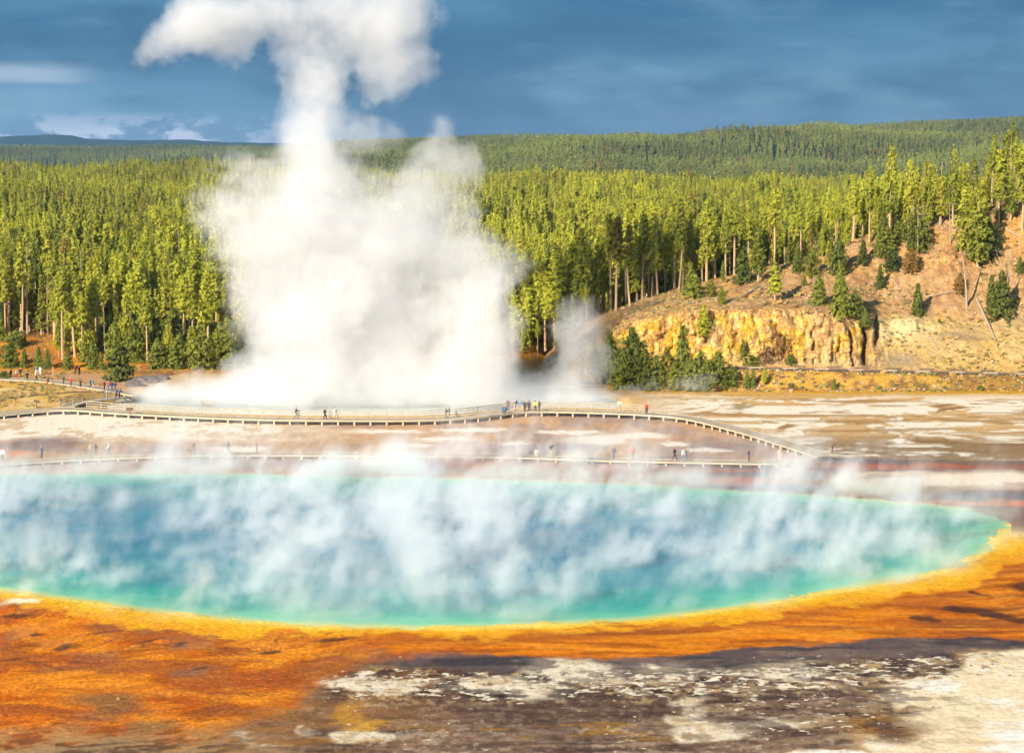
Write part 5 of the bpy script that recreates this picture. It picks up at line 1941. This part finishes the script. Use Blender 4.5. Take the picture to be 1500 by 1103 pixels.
def make_pose(name, ps):
    drop, lean = ps.get('drop', 0), ps['lean']
    hipz = .94 - drop
    V, E, R, tag = [], [], [], []

    def add(p, r, t, link_to=None):
        V.append(p)
        R.append(r)
        tag.append(t)
        if link_to is not None:
            E.append((link_to, len(V) - 1))
        return len(V) - 1
    oy = .05 if drop else 0
    pel = add((0, oy, hipz), .145, 'torso')
    wst = add((0, oy - lean * .25, hipz + .18), .130, 'torso', pel)
    chs = add((0, oy - lean * .62, hipz + .40), .165, 'torso', wst)
    nck = add((0, oy - lean * .80, hipz + .545), .062, 'neck', chs)
    hd1 = add((0, oy - lean * .92 - .015, hipz + .645), .085, 'head', nck)
    hd2 = add((0, oy - lean * .98 - .01, hipz + .745), .092, 'head', hd1)
    add((0, oy - lean * 1.0 + .005, hipz + .815), .055, 'head', hd2)
    for s in ('L', 'R'):
        sh, el, ha = ps['arm' + s]
        a = add(sh, .068, 'arm', chs)
        b = add(el, .052, 'arm', a)
        c = add(ha, .038, 'arm', b)
        d = Vector(ha) - Vector(el)
        d.normalize()
        h1 = Vector(ha) + d * .08
        h2 = Vector(ha) + d * .16
        i = add(tuple(h1), .042, 'hand', c)
        add(tuple(h2), .022, 'hand', i)
        add(tuple(h1 + Vector((.04 if s == 'L' else -.04, -.03, .0))), .016, 'hand', c)
        hp, kn, an = ps['leg' + s]
        a = add(hp, .095, 'leg', pel)
        b = add(kn, .066, 'leg', a)
        c = add(an, .048, 'leg', b)
        add((an[0], an[1] - .17, an[2] - .045), .04, 'foot', c)
    me = bpy.data.meshes.new(name)
    me.from_pydata(V, E, [])
    o = bpy.data.objects.new(name, me)
    COL.objects.link(o)
    md = o.modifiers.new('skin', 'SKIN')
    for i, sv in enumerate(me.skin_vertices[0].data):
        sv.radius = (R[i], R[i] * (.72 if tag[i] == 'torso' else 1))
        sv.use_root = i == 0
    sd = o.modifiers.new('sub', 'SUBSURF')
    sd.levels = sd.render_levels = 1
    dg = bpy.context.evaluated_depsgraph_get()
    ev = bpy.data.meshes.new_from_object(o.evaluated_get(dg))
    bpy.data.objects.remove(o)
    VV = np.array(V)
    segs = [(VV[a], VV[b], tag[b]) for a, b in E]
    cen = np.zeros(len(ev.polygons) * 3)
    ev.polygons.foreach_get('center', cen)
    cen = cen.reshape(-1, 3)
    best = np.full(len(cen), 9.)
    lab = np.array(['torso'] * len(cen), dtype='<U8')
    for a, b, t in segs:
        ab = b - a
        k = np.clip(((cen - a) @ ab) / (ab @ ab), 0, 1)
        d = np.linalg.norm(cen - (a + k[:, None] * ab), axis=1)
        m = d < best
        best[m] = d[m]
        lab[m] = t
    nv = len(ev.vertices)
    co = np.zeros(nv * 3)
    ev.vertices.foreach_get('co', co)
    no = np.zeros(nv * 3)
    ev.vertices.foreach_get('normal', no)
    co, no = co.reshape(-1, 3), no.reshape(-1, 3)
    polys = [tuple(p.vertices) for p in ev.polygons]

    def shell(nm, sel, off):
        fs = [polys[i] for i in np.nonzero(sel)[0]]
        ids = sorted({i for f in fs for i in f})
        mp = {k: i for i, k in enumerate(ids)}
        m = bpy.data.meshes.new(nm)
        m.from_pydata([tuple(co[i] + no[i] * off) for i in ids], [], [tuple(mp[i] for i in f) for f in fs])
        m.polygons.foreach_set('use_smooth', [True] * len(m.polygons))
        m.update()
        return m
    zc = cen[:, 2]
    hz = hipz + .68
    parts = dict(body=ev,
                 jacket=shell('jacket', ((lab == 'torso') & (zc > hipz - .06)) | (lab == 'arm') | ((lab == 'neck') & (zc < hipz + .50)), .018),
                 trousers=shell('trousers', ((lab == 'torso') & (zc <= hipz - .02)) | (lab == 'leg'), .013),
                 shoes=shell('shoes', lab == 'foot', .012),
                 hair=shell('hair', (lab == 'head') & ((zc > hz + .09) | (cen[:, 1] > (oy - lean * .95 + .025))), .014))
    ev.polygons.foreach_set('use_smooth', [True] * len(ev.polygons))
    for k, m in parts.items():
        m.name = k
        m.materials.clear()
        m.materials.append(None)
    return parts


BODY = {k: make_pose('body', v) for k, v in POSES.items()}
SKIN = plain_mat('skin', (.48, .27, .18), .6, .05)
SHOE = plain_mat('shoe_leather', (.05, .04, .035), .7, .1)
CLOTH = {'black': (.015, .015, .018), 'grey': (.16, .155, .15), 'white': (.72, .70, .66), 'navy': (.02, .03, .09), 'jeans': (.06, .11, .22), 'red': (.45, .05, .035), 'khaki': (.46, .34, .16), 'brown': (.11, .065, .04), 'blue': (.03, .19, .42),
         'lime': (.62, .66, .03), 'green': (.09, .16, .09), 'purple': (.15, .09, .14), 'teal': (.05, .38, .42), 'beige': (.52, .43, .32), 'pink': (.60, .30, .27), 'orange': (.55, .22, .05)}
CM = {k: plain_mat('cloth_' + k, v, .9, .12) for k, v in CLOTH.items()}
HAIR = {'dark': plain_mat('dark_hair', (.03, .02, .015), .6, .1), 'fair': plain_mat('fair_hair', (.32, .20, .09), .6, .1)}


def person(u, v, z, top, bottom, pose, label, turn=None, hgt=1.72, group=None, hair='dark'):
    b = on_z(u, v, z) if z is not None else hit(u, v)
    e = bpy.data.objects.new('person', None)
    COL.objects.link(e)
    e.location = b
    e.rotation_euler = (0, 0, random.uniform(-3.1, 3.1) if turn is None else turn)
    s = hgt / 1.74
    e.scale = (s, s, s)
    e['label'], e['category'] = label, 'person'
    if group:
        e['group'] = group
    for nm, m in (('body', SKIN), ('jacket', CM[top]), ('trousers', CM[bottom]), ('shoes', SHOE), ('hair', HAIR[hair])):
        o = link(nm, BODY[pose][nm], parent=e)
        o.material_slots[0].link = 'OBJECT'
        o.material_slots[0].material = m


FW, BW = FZ + .01, BZ + .01
gF, gB, gU = 'visitors on the low front boardwalk', 'visitors on the long railed boardwalk', 'visitors on the upper path at the left'
PE = [
    (4, 676, FW, 'white', 'black', 'stand', 'person in white vest and dark trousers at the left end of the low boardwalk', 0, gF),
    (61, 671, FW, 'grey', 'jeans', 'stand', 'person in grey jacket and jeans, second from the left on the low boardwalk', 1.2, gF),
    (132, 668, FW, 'beige', 'grey', 'stand', 'person in beige fading into steam, left of a pair on the low boardwalk', 2.0, gF),
    (140, 668, FW, 'grey', 'grey', 'walk', 'person in grey fading into steam, right of a pair on the low boardwalk', -2.0, gF),
    (160, 667, FW, 'white', 'jeans', 'walk', 'person in white top and jeans striding on the low boardwalk', -1.5, gF),
    (283, 665, FW, 'grey', 'grey', 'walk', 'pale grey figure left of the dark hooded walker on the low boardwalk', 1.5, gF),
    (335, 664, FW, 'black', 'grey', 'walk', 'dark hooded walker left of the red jacket on the low boardwalk', -1.4, gF),
    (376, 664, FW, 'red', 'grey', 'stand', 'person in red jacket on the left half of the low boardwalk', 1.6, gF),
    (784, 669, FW, 'white', 'beige', 'crouch', 'crouching person in white next to the photographer', 1.4, gF),
    (807, 669, FW, 'black', 'khaki', 'photo', 'photographer in black top and khaki trousers with arms raised', 2.6, gF),
    (899, 672, FW, 'brown', 'jeans', 'stand', 'person in dark brown jacket and jeans right of the photographer', .4, gF),
    (927, 673, FW, 'red', 'grey', 'stand', 'person in red blurred by steam on the right half of the low boardwalk', 2.4, gF),
    (988, 674, FW, 'black', 'black', 'walk', 'dark figure in steam left of the grey and white pair', 1.5, gF),
    (1001, 676, FW, 'white', 'grey', 'stand', 'person in white, left of the pair in thin steam', .6, gF),
    (1006, 675, FW, 'grey', 'jeans', 'stand', 'person in grey, right of the pair in thin steam', -.6, gF),
    (1097, 676, FW, 'navy', 'black', 'stand', 'dark-clad person with long dark hair alone near the boardwalk junction', -1.3, gF),
    (1142, 676, FW, 'beige', 'beige', 'stand', 'person all in beige near the boardwalk junction', .2, gF),
    (1219, 664, FW, 'brown', 'black', 'lean', 'dark figure bending at the right end of the boardwalk junction', 1.4, gF),
    (434, 613, BW, 'grey', 'grey', 'walk', 'grey-clad walker at the left of three on the railed boardwalk', 1.5, gB),
    (476, 614, BW, 'brown', 'black', 'walk', 'dark walker in the middle of three on the railed boardwalk', 1.5, gB),
    (491, 613, BW, 'white', 'beige', 'walk', 'white-clad walker at the right of three on the railed boardwalk', 1.5, gB),
    (654, 613, BW, 'grey', 'grey', 'walk', 'grey walker, left of the couple near the rail bend', -1.5, gB),
    (658, 612, BW, 'beige', 'beige', 'walk', 'beige walker, right of the couple near the rail bend', -1.5, gB),
    (744, 601, BW, 'purple', 'jeans', 'stand', 'person in mauve coat standing left of the lookout group', 3.0, gB),
    (754, 601, BW, 'black', 'khaki', 'lean', 'person in black bending over the railing of the lookout', 1.5, gB),
    (736, 606, BW, 'blue', 'jeans', 'crouch', 'person in light blue sitting low left of the lookout group', .8, gB),
    (741, 605, BW, 'jeans', 'jeans', 'crouch', 'person in denim sitting low beside the one in light blue', -.6, gB),
    (765, 602, BW, 'blue', 'khaki', 'stand', 'person in bright blue jacket and khaki trousers at the lookout', 2.9, gB),
    (769, 603, BW, 'brown', 'black', 'stand', 'person in dark brown between blue jacket and patterned coat', .2, gB),
    (775, 602, BW, 'purple', 'purple', 'stand', 'person in long purple patterned coat at the lookout', -2.8, gB),
    (784, 603, BW, 'lime', 'black', 'stand', 'person in bright yellow-green jacket and black trousers', 2.8, gB),
    (790, 603, BW, 'green', 'grey', 'stand', 'person in dull green right of the yellow-green jacket', -2.2, gB),
    (947, 607, BW, 'red', 'black', 'stand', 'lone person in red jacket on the boardwalk right of the railing', .4, gB),
    (16, 553, .36, 'black', 'black', 'stand', 'person in black, leftmost on the upper path', 1., gU), (24, 554, .36, 'white', 'red', 'walk', 'person in white and red second on the upper path', 1.5, gU),
    (30, 552, .36, 'black', 'brown', 'stand', 'person in black with pack third on the upper path', .5, gU), (40, 557, .36, 'black', 'black', 'stand', 'person all in black with broad hat on the upper path', .2, gU),
    (53, 557, .36, 'white', 'black', 'walk', 'person in white top and dark trousers below the pale pair', 1.5, gU), (53, 549, 0, 'grey', 'white', 'stand', 'person in grey, left of the pale pair by the firs', .3, gU),
    (59, 549, 0, 'white', 'white', 'stand', 'person in white, right of the pale pair by the firs', -.4, gU), (71, 562, .36, 'brown', 'red', 'crouch', 'stooping person in maroon on the upper path', -1.0, gU),
    (93, 563, .36, 'grey', 'grey', 'stand', 'person in pale grey on the upper path', 1.0, gU), (104, 566, .36, 'red', 'purple', 'stand', 'person in red top right of the grey one on the upper path', .1, gU),
    (118, 567, .36, 'brown', 'black', 'stand', 'dark person right of the red top on the upper path', 2.8, gU), (133, 568, .36, 'purple', 'navy', 'walk', 'person in mauve, left of the teal one on the upper path', 1.5, gU),
    (136, 569, .36, 'teal', 'pink', 'walk', 'person in teal top on the upper path', 1.4, gU), (153, 571, .36, 'brown', 'brown', 'stand', 'small person in brown left of the jeans trio', 1.0, gU),
    (159, 571, .36, 'red', 'jeans', 'stand', 'person in dark red jacket and jeans, left of the trio', 2.8, gU), (164, 572, .36, 'navy', 'jeans', 'stand', 'person in navy jacket and jeans, middle of the trio', -2.8, gU),
    (169, 572, .36, 'navy', 'jeans', 'stand', 'person in navy jacket and jeans, right of the trio', 3.0, gU), (170, 584, .56, 'navy', 'black', 'lean', 'person in navy leaning on the platform rail, left of two', 2.0, gU),
    (175, 583, .56, 'navy', 'black', 'lean', 'person in navy leaning on the platform rail, right of two', 2.3, gU), (157, 584, .56, 'white', 'white', 'stand', 'person in white on the link boardwalk behind the rail', 1.0, gU),
    (195, 552, None, 'black', 'black', 'stand', 'dark person beside the rocks at the crater rim', 1.0, gU), (110, 548, 0, 'red', 'brown', 'stand', 'person in red at the forest edge behind the upper path', 1.0, gU),
    (116, 549, 0, 'black', 'black', 'stand', 'person in black at the forest edge behind the upper path', 1.0, gU), (78, 549, 0, 'orange', 'khaki', 'stand', 'person in orange at the golden clearing edge', .4, gU),
    (1437, 545, None, 'pink', 'grey', 'stand', 'person in pale pink walking the road below the talus', 1.3, None),
]
for u, v, z, a, b, ps, lab, tn, g in PE:
    hg = 1.72 if (u > 220 or v > 600) else 1.55
    person(u, v, z, a, b, ps, lab, tn, hg, g, 'fair' if (u * 7) % 3 == 0 else 'dark')

# ------------------------------------------------------------------ steam and air
def steam_material(name, color, density, g=.25):
    m = bpy.data.materials.new(name)
    m.use_nodes = True
    nt = m.node_tree
    nt.nodes.clear()
    o = nt.nodes.new('ShaderNodeOutputMaterial')
    pv = nt.nodes.new('ShaderNodeVolumePrincipled')
    nt.links.new(pv.outputs[0], o.inputs['Volume'])
    pv.inputs['Color'].default_value = color + (1,)
    pv.inputs['Density'].default_value = density
    pv.inputs['Anisotropy'].default_value = g
    return m


class Vol:
    """a voxel cloud computed by geometry nodes"""

    def __init__(s, name):
        s.ng = bpy.data.node_groups.new(name, 'GeometryNodeTree')
        s.ng.interface.new_socket('Geometry', in_out='INPUT', socket_type='NodeSocketGeometry')
        s.ng.interface.new_socket('Geometry', in_out='OUTPUT', socket_type='NodeSocketGeometry')
        s.N, s.L = s.ng.nodes, s.ng.links.new
        s.P = s.N.new('GeometryNodeInputPosition').outputs[0]

    def _set(s, n, args):
        for i, x in enumerate(args):
            if x is None:
                continue
            if isinstance(x, (int, float, tuple)):
                n.inputs[i].default_value = x
            else:
                s.L(x, n.inputs[i])

    def m(s, op, *a):
        n = s.N.new('ShaderNodeMath')
        n.operation = op
        s._set(n, a)
        return n.outputs[0]

    def v(s, op, *a):
        n = s.N.new('ShaderNodeVectorMath')
        n.operation = op
        s._set(n, a)
        return n.outputs['Value' if op in ('LENGTH', 'DISTANCE', 'DOT_PRODUCT') else 'Vector']

    def ramp(s, x, a, b, lo=0., hi=1., smooth=True):
        n = s.N.new('ShaderNodeMapRange')
        n.interpolation_type = 'SMOOTHSTEP' if smooth else 'LINEAR'
        s._set(n, (x, a, b, lo, hi))
        return n.outputs[0]

    def noise(s, vec, scale, detail=3, color=False, rough=.55):
        n = s.N.new('ShaderNodeTexNoise')
        n.inputs['Scale'].default_value = scale
        n.inputs['Detail'].default_value = detail
        n.inputs['Roughness'].default_value = rough
        s.L(vec, n.inputs['Vector'])
        return n.outputs['Color' if color else 0]

    def warp(s, vec, scale, amp, detail=2):
        c = s.v('SUBTRACT', s.noise(vec, scale, detail, True), (.5, .5, .5))
        return s.v('ADD', vec, s.v('MULTIPLY', c, (amp, amp, amp)))

    def puffs(s, vec, items):
        acc = None
        for c, r, dn in items:
            d = s.v('LENGTH', s.v('MULTIPLY', s.v('SUBTRACT', vec, tuple(c)), tuple(1 / q for q in r)))
            w = s.ramp(d, 1.0, .15, 0., dn)
            acc = w if acc is None else s.m('ADD', acc, w)
        return acc

    def xyz(s):
        n = s.N.new('ShaderNodeSeparateXYZ')
        s.L(s.P, n.inputs[0])
        return n.outputs

    def finish(s, name, density, lo, hi, res, mat, label):
        vc = s.N.new('GeometryNodeVolumeCube')
        s.L(density, vc.inputs['Density'])
        vc.inputs['Min'].default_value = lo
        vc.inputs['Max'].default_value = hi
        for ax, a, b, r in zip('XYZ', lo, hi, res):
            vc.inputs['Resolution ' + ax].default_value = max(2, int((b - a) / r))
        sm = s.N.new('GeometryNodeSetMaterial')
        sm.inputs['Material'].default_value = mat
        go = s.N.new('NodeGroupOutput')
        s.L(vc.outputs[0], sm.inputs[0])
        s.L(sm.outputs[0], go.inputs[0])
        o = link(name, bpy.data.meshes.new(name), kind='stuff', label=label, cat='steam')
        o.data.materials.append(mat)
        o.modifiers.new('cloud', 'NODES').node_group = s.ng
        return o


def P3(u, v, ru, rv, dn, D=328, rd=None):
    k = D / FPX
    return at_depth(u, v, D), (ru * k, (rd if rd else min(ru, 110)) * k, rv * k), dn


def crater_plume():
    s = Vol('crater_plume')
    q = s.warp(s.P, 1 / 13, 9.0, 2)
    q = s.warp(q, 1 / 4.2, 4.4, 2)
    q = s.warp(q, 1 / 1.5, 1.5, 2)
    dense = s.puffs(q, [
        P3(470, 575, 210, 75, 1.4), P3(590, 575, 190, 75, 1.3), P3(690, 580, 140, 60, 1.1, 330), P3(780, 585, 110, 40, .9, 330),
        P3(470, 500, 190, 130, 1.6), P3(580, 500, 160, 130, 1.3, 332), P3(705, 510, 90, 140, 1.5, 326), P3(680, 420, 100, 110, 1.2, 330),
        P3(440, 410, 160, 125, 1.5), P3(550, 400, 165, 125, 1.5, 332), P3(625, 340, 120, 95, 1.15, 330), P3(510, 310, 150, 105, 1.35), P3(420, 320, 125, 95, 1.15),
        P3(452, 240, 84, 100, 1.2), P3(464, 165, 76, 100, 1.3), P3(458, 90, 72, 80, 1.25),
        P3(430, 15, 130, 60, .8), P3(555, 55, 100, 95, 1.0, 330), P3(560, 0, 130, 70, .95, 330), P3(335, 35, 130, 66, .9), P3(275, 55, 100, 46, .8), P3(235, 80, 60, 30, .55),
        P3(650, 265, 110, 80, .9, 334), P3(632, 205, 52, 62, .62, 334), P3(345, 265, 105, 75, .78, 326), P3(345, 335, 85, 80, .75, 326),
        P3(365, 570, 110, 55, .8, 332), P3(285, 565, 105, 42, .72, 334), P3(705, 390, 70, 90, .75, 330), P3(545, 190, 60, 60, .6, 330), P3(250, 582, 130, 30, .9, 326), P3(380, 588, 150, 30, 1.1, 324), P3(820, 588, 130, 28, 1.0, 328), P3(600, 100, 60, 50, .7, 330), P3(300, 20, 90, 40, .8), P3(350, 85, 60, 36, .55),
        P3(848, 530, 62, 90, .95, 332), P3(838, 478, 62, 56, .78, 332), P3(870, 580, 66, 32, .75, 330), P3(810, 565, 95, 48, .85, 332),
        P3(755, 395, 50, 36, .62, 330), P3(690, 225, 40, 50, .55, 334), P3(745, 520, 40, 60, .6, 330), P3(300, 300, 50, 46, .6, 326), P3(925, 572, 80, 24, .55, 336), P3(1010, 562, 90, 22, .50, 338), P3(220, 575, 60, 26, .55, 330), P3(560, 130, 60, 40, .6, 330),
    ])
    n1 = s.noise(s.P, 1 / 7.5, 5, rough=.6)
    n2 = s.noise(s.warp(s.P, 1 / 3, 1.5), 1 / 2.0, 5, rough=.68)
    n3 = s.noise(s.P, 1 / 17, 3, rough=.5)
    cut = s.m('ADD', s.m('ADD', s.m('MULTIPLY', n1, 1.9), s.m('MULTIPLY', n2, 1.7)), s.m('SUBTRACT', s.m('MULTIPLY', n3, .8), 1.86))
    x = s.m('MAXIMUM', s.m('SUBTRACT', dense, s.m('MAXIMUM', cut, .12)), 0)
    body = s.ramp(x, 0., .42, 0., 1.)
    core = s.ramp(x, .45, 1.7, 0., 1.)
    den = s.m('ADD', s.m('MULTIPLY', body, .075), s.m('MULTIPLY', core, .15))
    z = s.xyz()[2]
    den = s.m('MULTIPLY', den, s.ramp(z, -.6, .5))
    lo, hi = at_depth(190, 612, 328), at_depth(1070, -75, 328)
    s.finish('crater_steam', den, (lo.x, 308.5, -1.25), (hi.x, 352, hi.z), (.27, .55, .27), steam_material('crater_steam', (.935, .935, .94), 1.0, 0.),
             'huge white column of steam boiling from the crater and mushrooming into the sky')


def spring_veil():
    s = Vol('spring_veil')
    X, Y, Z = s.xyz()
    # rising wisps lean a little to the right with height
    comb = s.N.new('ShaderNodeCombineXYZ')
    s.L(s.m('ADD', X, s.m('MULTIPLY', Z, -.32)), comb.inputs[0])
    s.L(Y, comb.inputs[1])
    s.L(s.m('MULTIPLY', Z, .62), comb.inputs[2])
    Q = s.warp(comb.outputs[0], 1 / 7, 3.2, 2)
    a = s.noise(Q, 1 / 7, 4, rough=.6)
    b = s.noise(s.warp(Q, 1 / 2.5, 1.8), 1 / 2.4, 5, rough=.7)
    # where on the pool: elliptic mask
    c = on_z(600, 792)
    ex = s.m('DIVIDE', s.m('SUBTRACT', X, c.x), 66.0)
    ey = s.m('DIVIDE', s.m('SUBTRACT', Y, 221.0), 52.0)
    r = s.m('SQRT', s.m('ADD', s.m('MULTIPLY', ex, ex), s.m('MULTIPLY', ey, ey)))
    mask = s.ramp(r, 1.06, .84)
    low = s.ramp(Z, 2.8, 0., 0., 1.)
    high = s.ramp(Z, 15., 1., 0., 1.)
    field = s.m('ADD', s.m('MULTIPLY', a, .62), s.m('MULTIPLY', b, .52))
    thr = s.ramp(Z, 0., 14., .555, .73, False)
    wisp = s.m('MAXIMUM', s.m('SUBTRACT', field, thr), 0)
    patchy = s.ramp(s.noise(s.P, 1 / 17, 2), .38, .62, .15, 1.55)
    mask = s.m('MULTIPLY', mask, patchy)
    den = s.m('MULTIPLY', s.m('MULTIPLY', wisp, mask), s.m('ADD', s.m('MULTIPLY', low, 1.0), s.m('MULTIPLY', high, 1.7)))

    def col(u, v, rw, top, dn):
        g = on_z(u, v)
        k = g.y / FPX
        return (g.x + .6, g.y, top * k * .42), (rw * k, rw * k * 1.3, top * k * .75), dn
    cols = s.puffs(s.warp(s.warp(s.P, 1 / 6, 4.0), 1 / 1.8, 1.1), [
        col(610, 905, 60, 130, .95), col(590, 840, 85, 140, 1.0), col(560, 790, 95, 120, .95), col(610, 740, 100, 110, .9), col(640, 860, 56, 130, .9), col(560, 890, 44, 80, .7), col(590, 700, 60, 100, .8), col(480, 715, 60, 90, .8), col(700, 905, 60, 60, .6), col(860, 895, 50, 60, .5), col(300, 760, 70, 70, .5), col(120, 770, 80, 60, .4), col(440, 730, 80, 70, .55),
        col(830, 780, 70, 100, .55), col(900, 740, 70, 90, .55), col(760, 840, 60, 80, .4), col(1130, 740, 70, 80, .5), col(1190, 715, 46, 90, .5), col(1080, 800, 60, 70, .35), col(1330, 770, 60, 50, .3),
        col(200, 720, 80, 60, .45), col(720, 740, 80, 90, .55), col(1010, 760, 60, 90, .45), col(980, 705, 46, 80, .35), col(420, 800, 80, 60, .35), col(560, 700, 60, 70, .5), col(1300, 735, 40, 70, .3), col(40, 720, 80, 60, .4)] + [col(u, 706 + 14 * (u > 900) + 10 * (u > 1200), 78, 46, .52 + .3 * math.sin(u * 1.7)) for u in range(-40, 1400, 75)] + [col(1430, 775, 60, 40, .6), col(1450, 800, 40, 36, .5), col(1380, 830, 44, 34, .4)])
    cc = s.m('MAXIMUM', s.m('SUBTRACT', cols, s.m('ADD', s.m('MULTIPLY', b, .95), s.m('MULTIPLY', a, .12))), 0)
    den = s.m('ADD', den, s.m('MULTIPLY', cc, .40))
    den = s.m('MULTIPLY', den, s.ramp(Z, .25, .6))
    s.finish('spring_steam', den, (-82., 168., -1.35), (76., 280., 17.), (.36, .7, .34), steam_material('spring_steam', (.997, .997, .997), 1.0, 0.),
             'thin white veils of steam rising off the blue and turquoise spring')


crater_plume()
spring_veil()


def build_haze():
    m = bpy.data.materials.new('haze')
    m.use_nodes = True
    nt = m.node_tree
    nt.nodes.clear()
    o = nt.nodes.new('ShaderNodeOutputMaterial')
    pv = nt.nodes.new('ShaderNodeVolumePrincipled')
    pv.inputs['Color'].default_value = (.34, .62, 1.0, 1)
    pv.inputs['Density'].default_value = HAZE
    pv.inputs['Anisotropy'].default_value = .2
    nt.links.new(pv.outputs[0], o.inputs['Volume'])
    me = MB().box((0, 6200, 95), (16000, 12700, 250)).mesh('haze')
    ob = link('haze', me, m, kind='stuff', label='thin blue evening haze between the basin and the far range', cat='haze')
    ob.display_type = 'WIRE'


HAZE = 4.0e-5
build_haze()
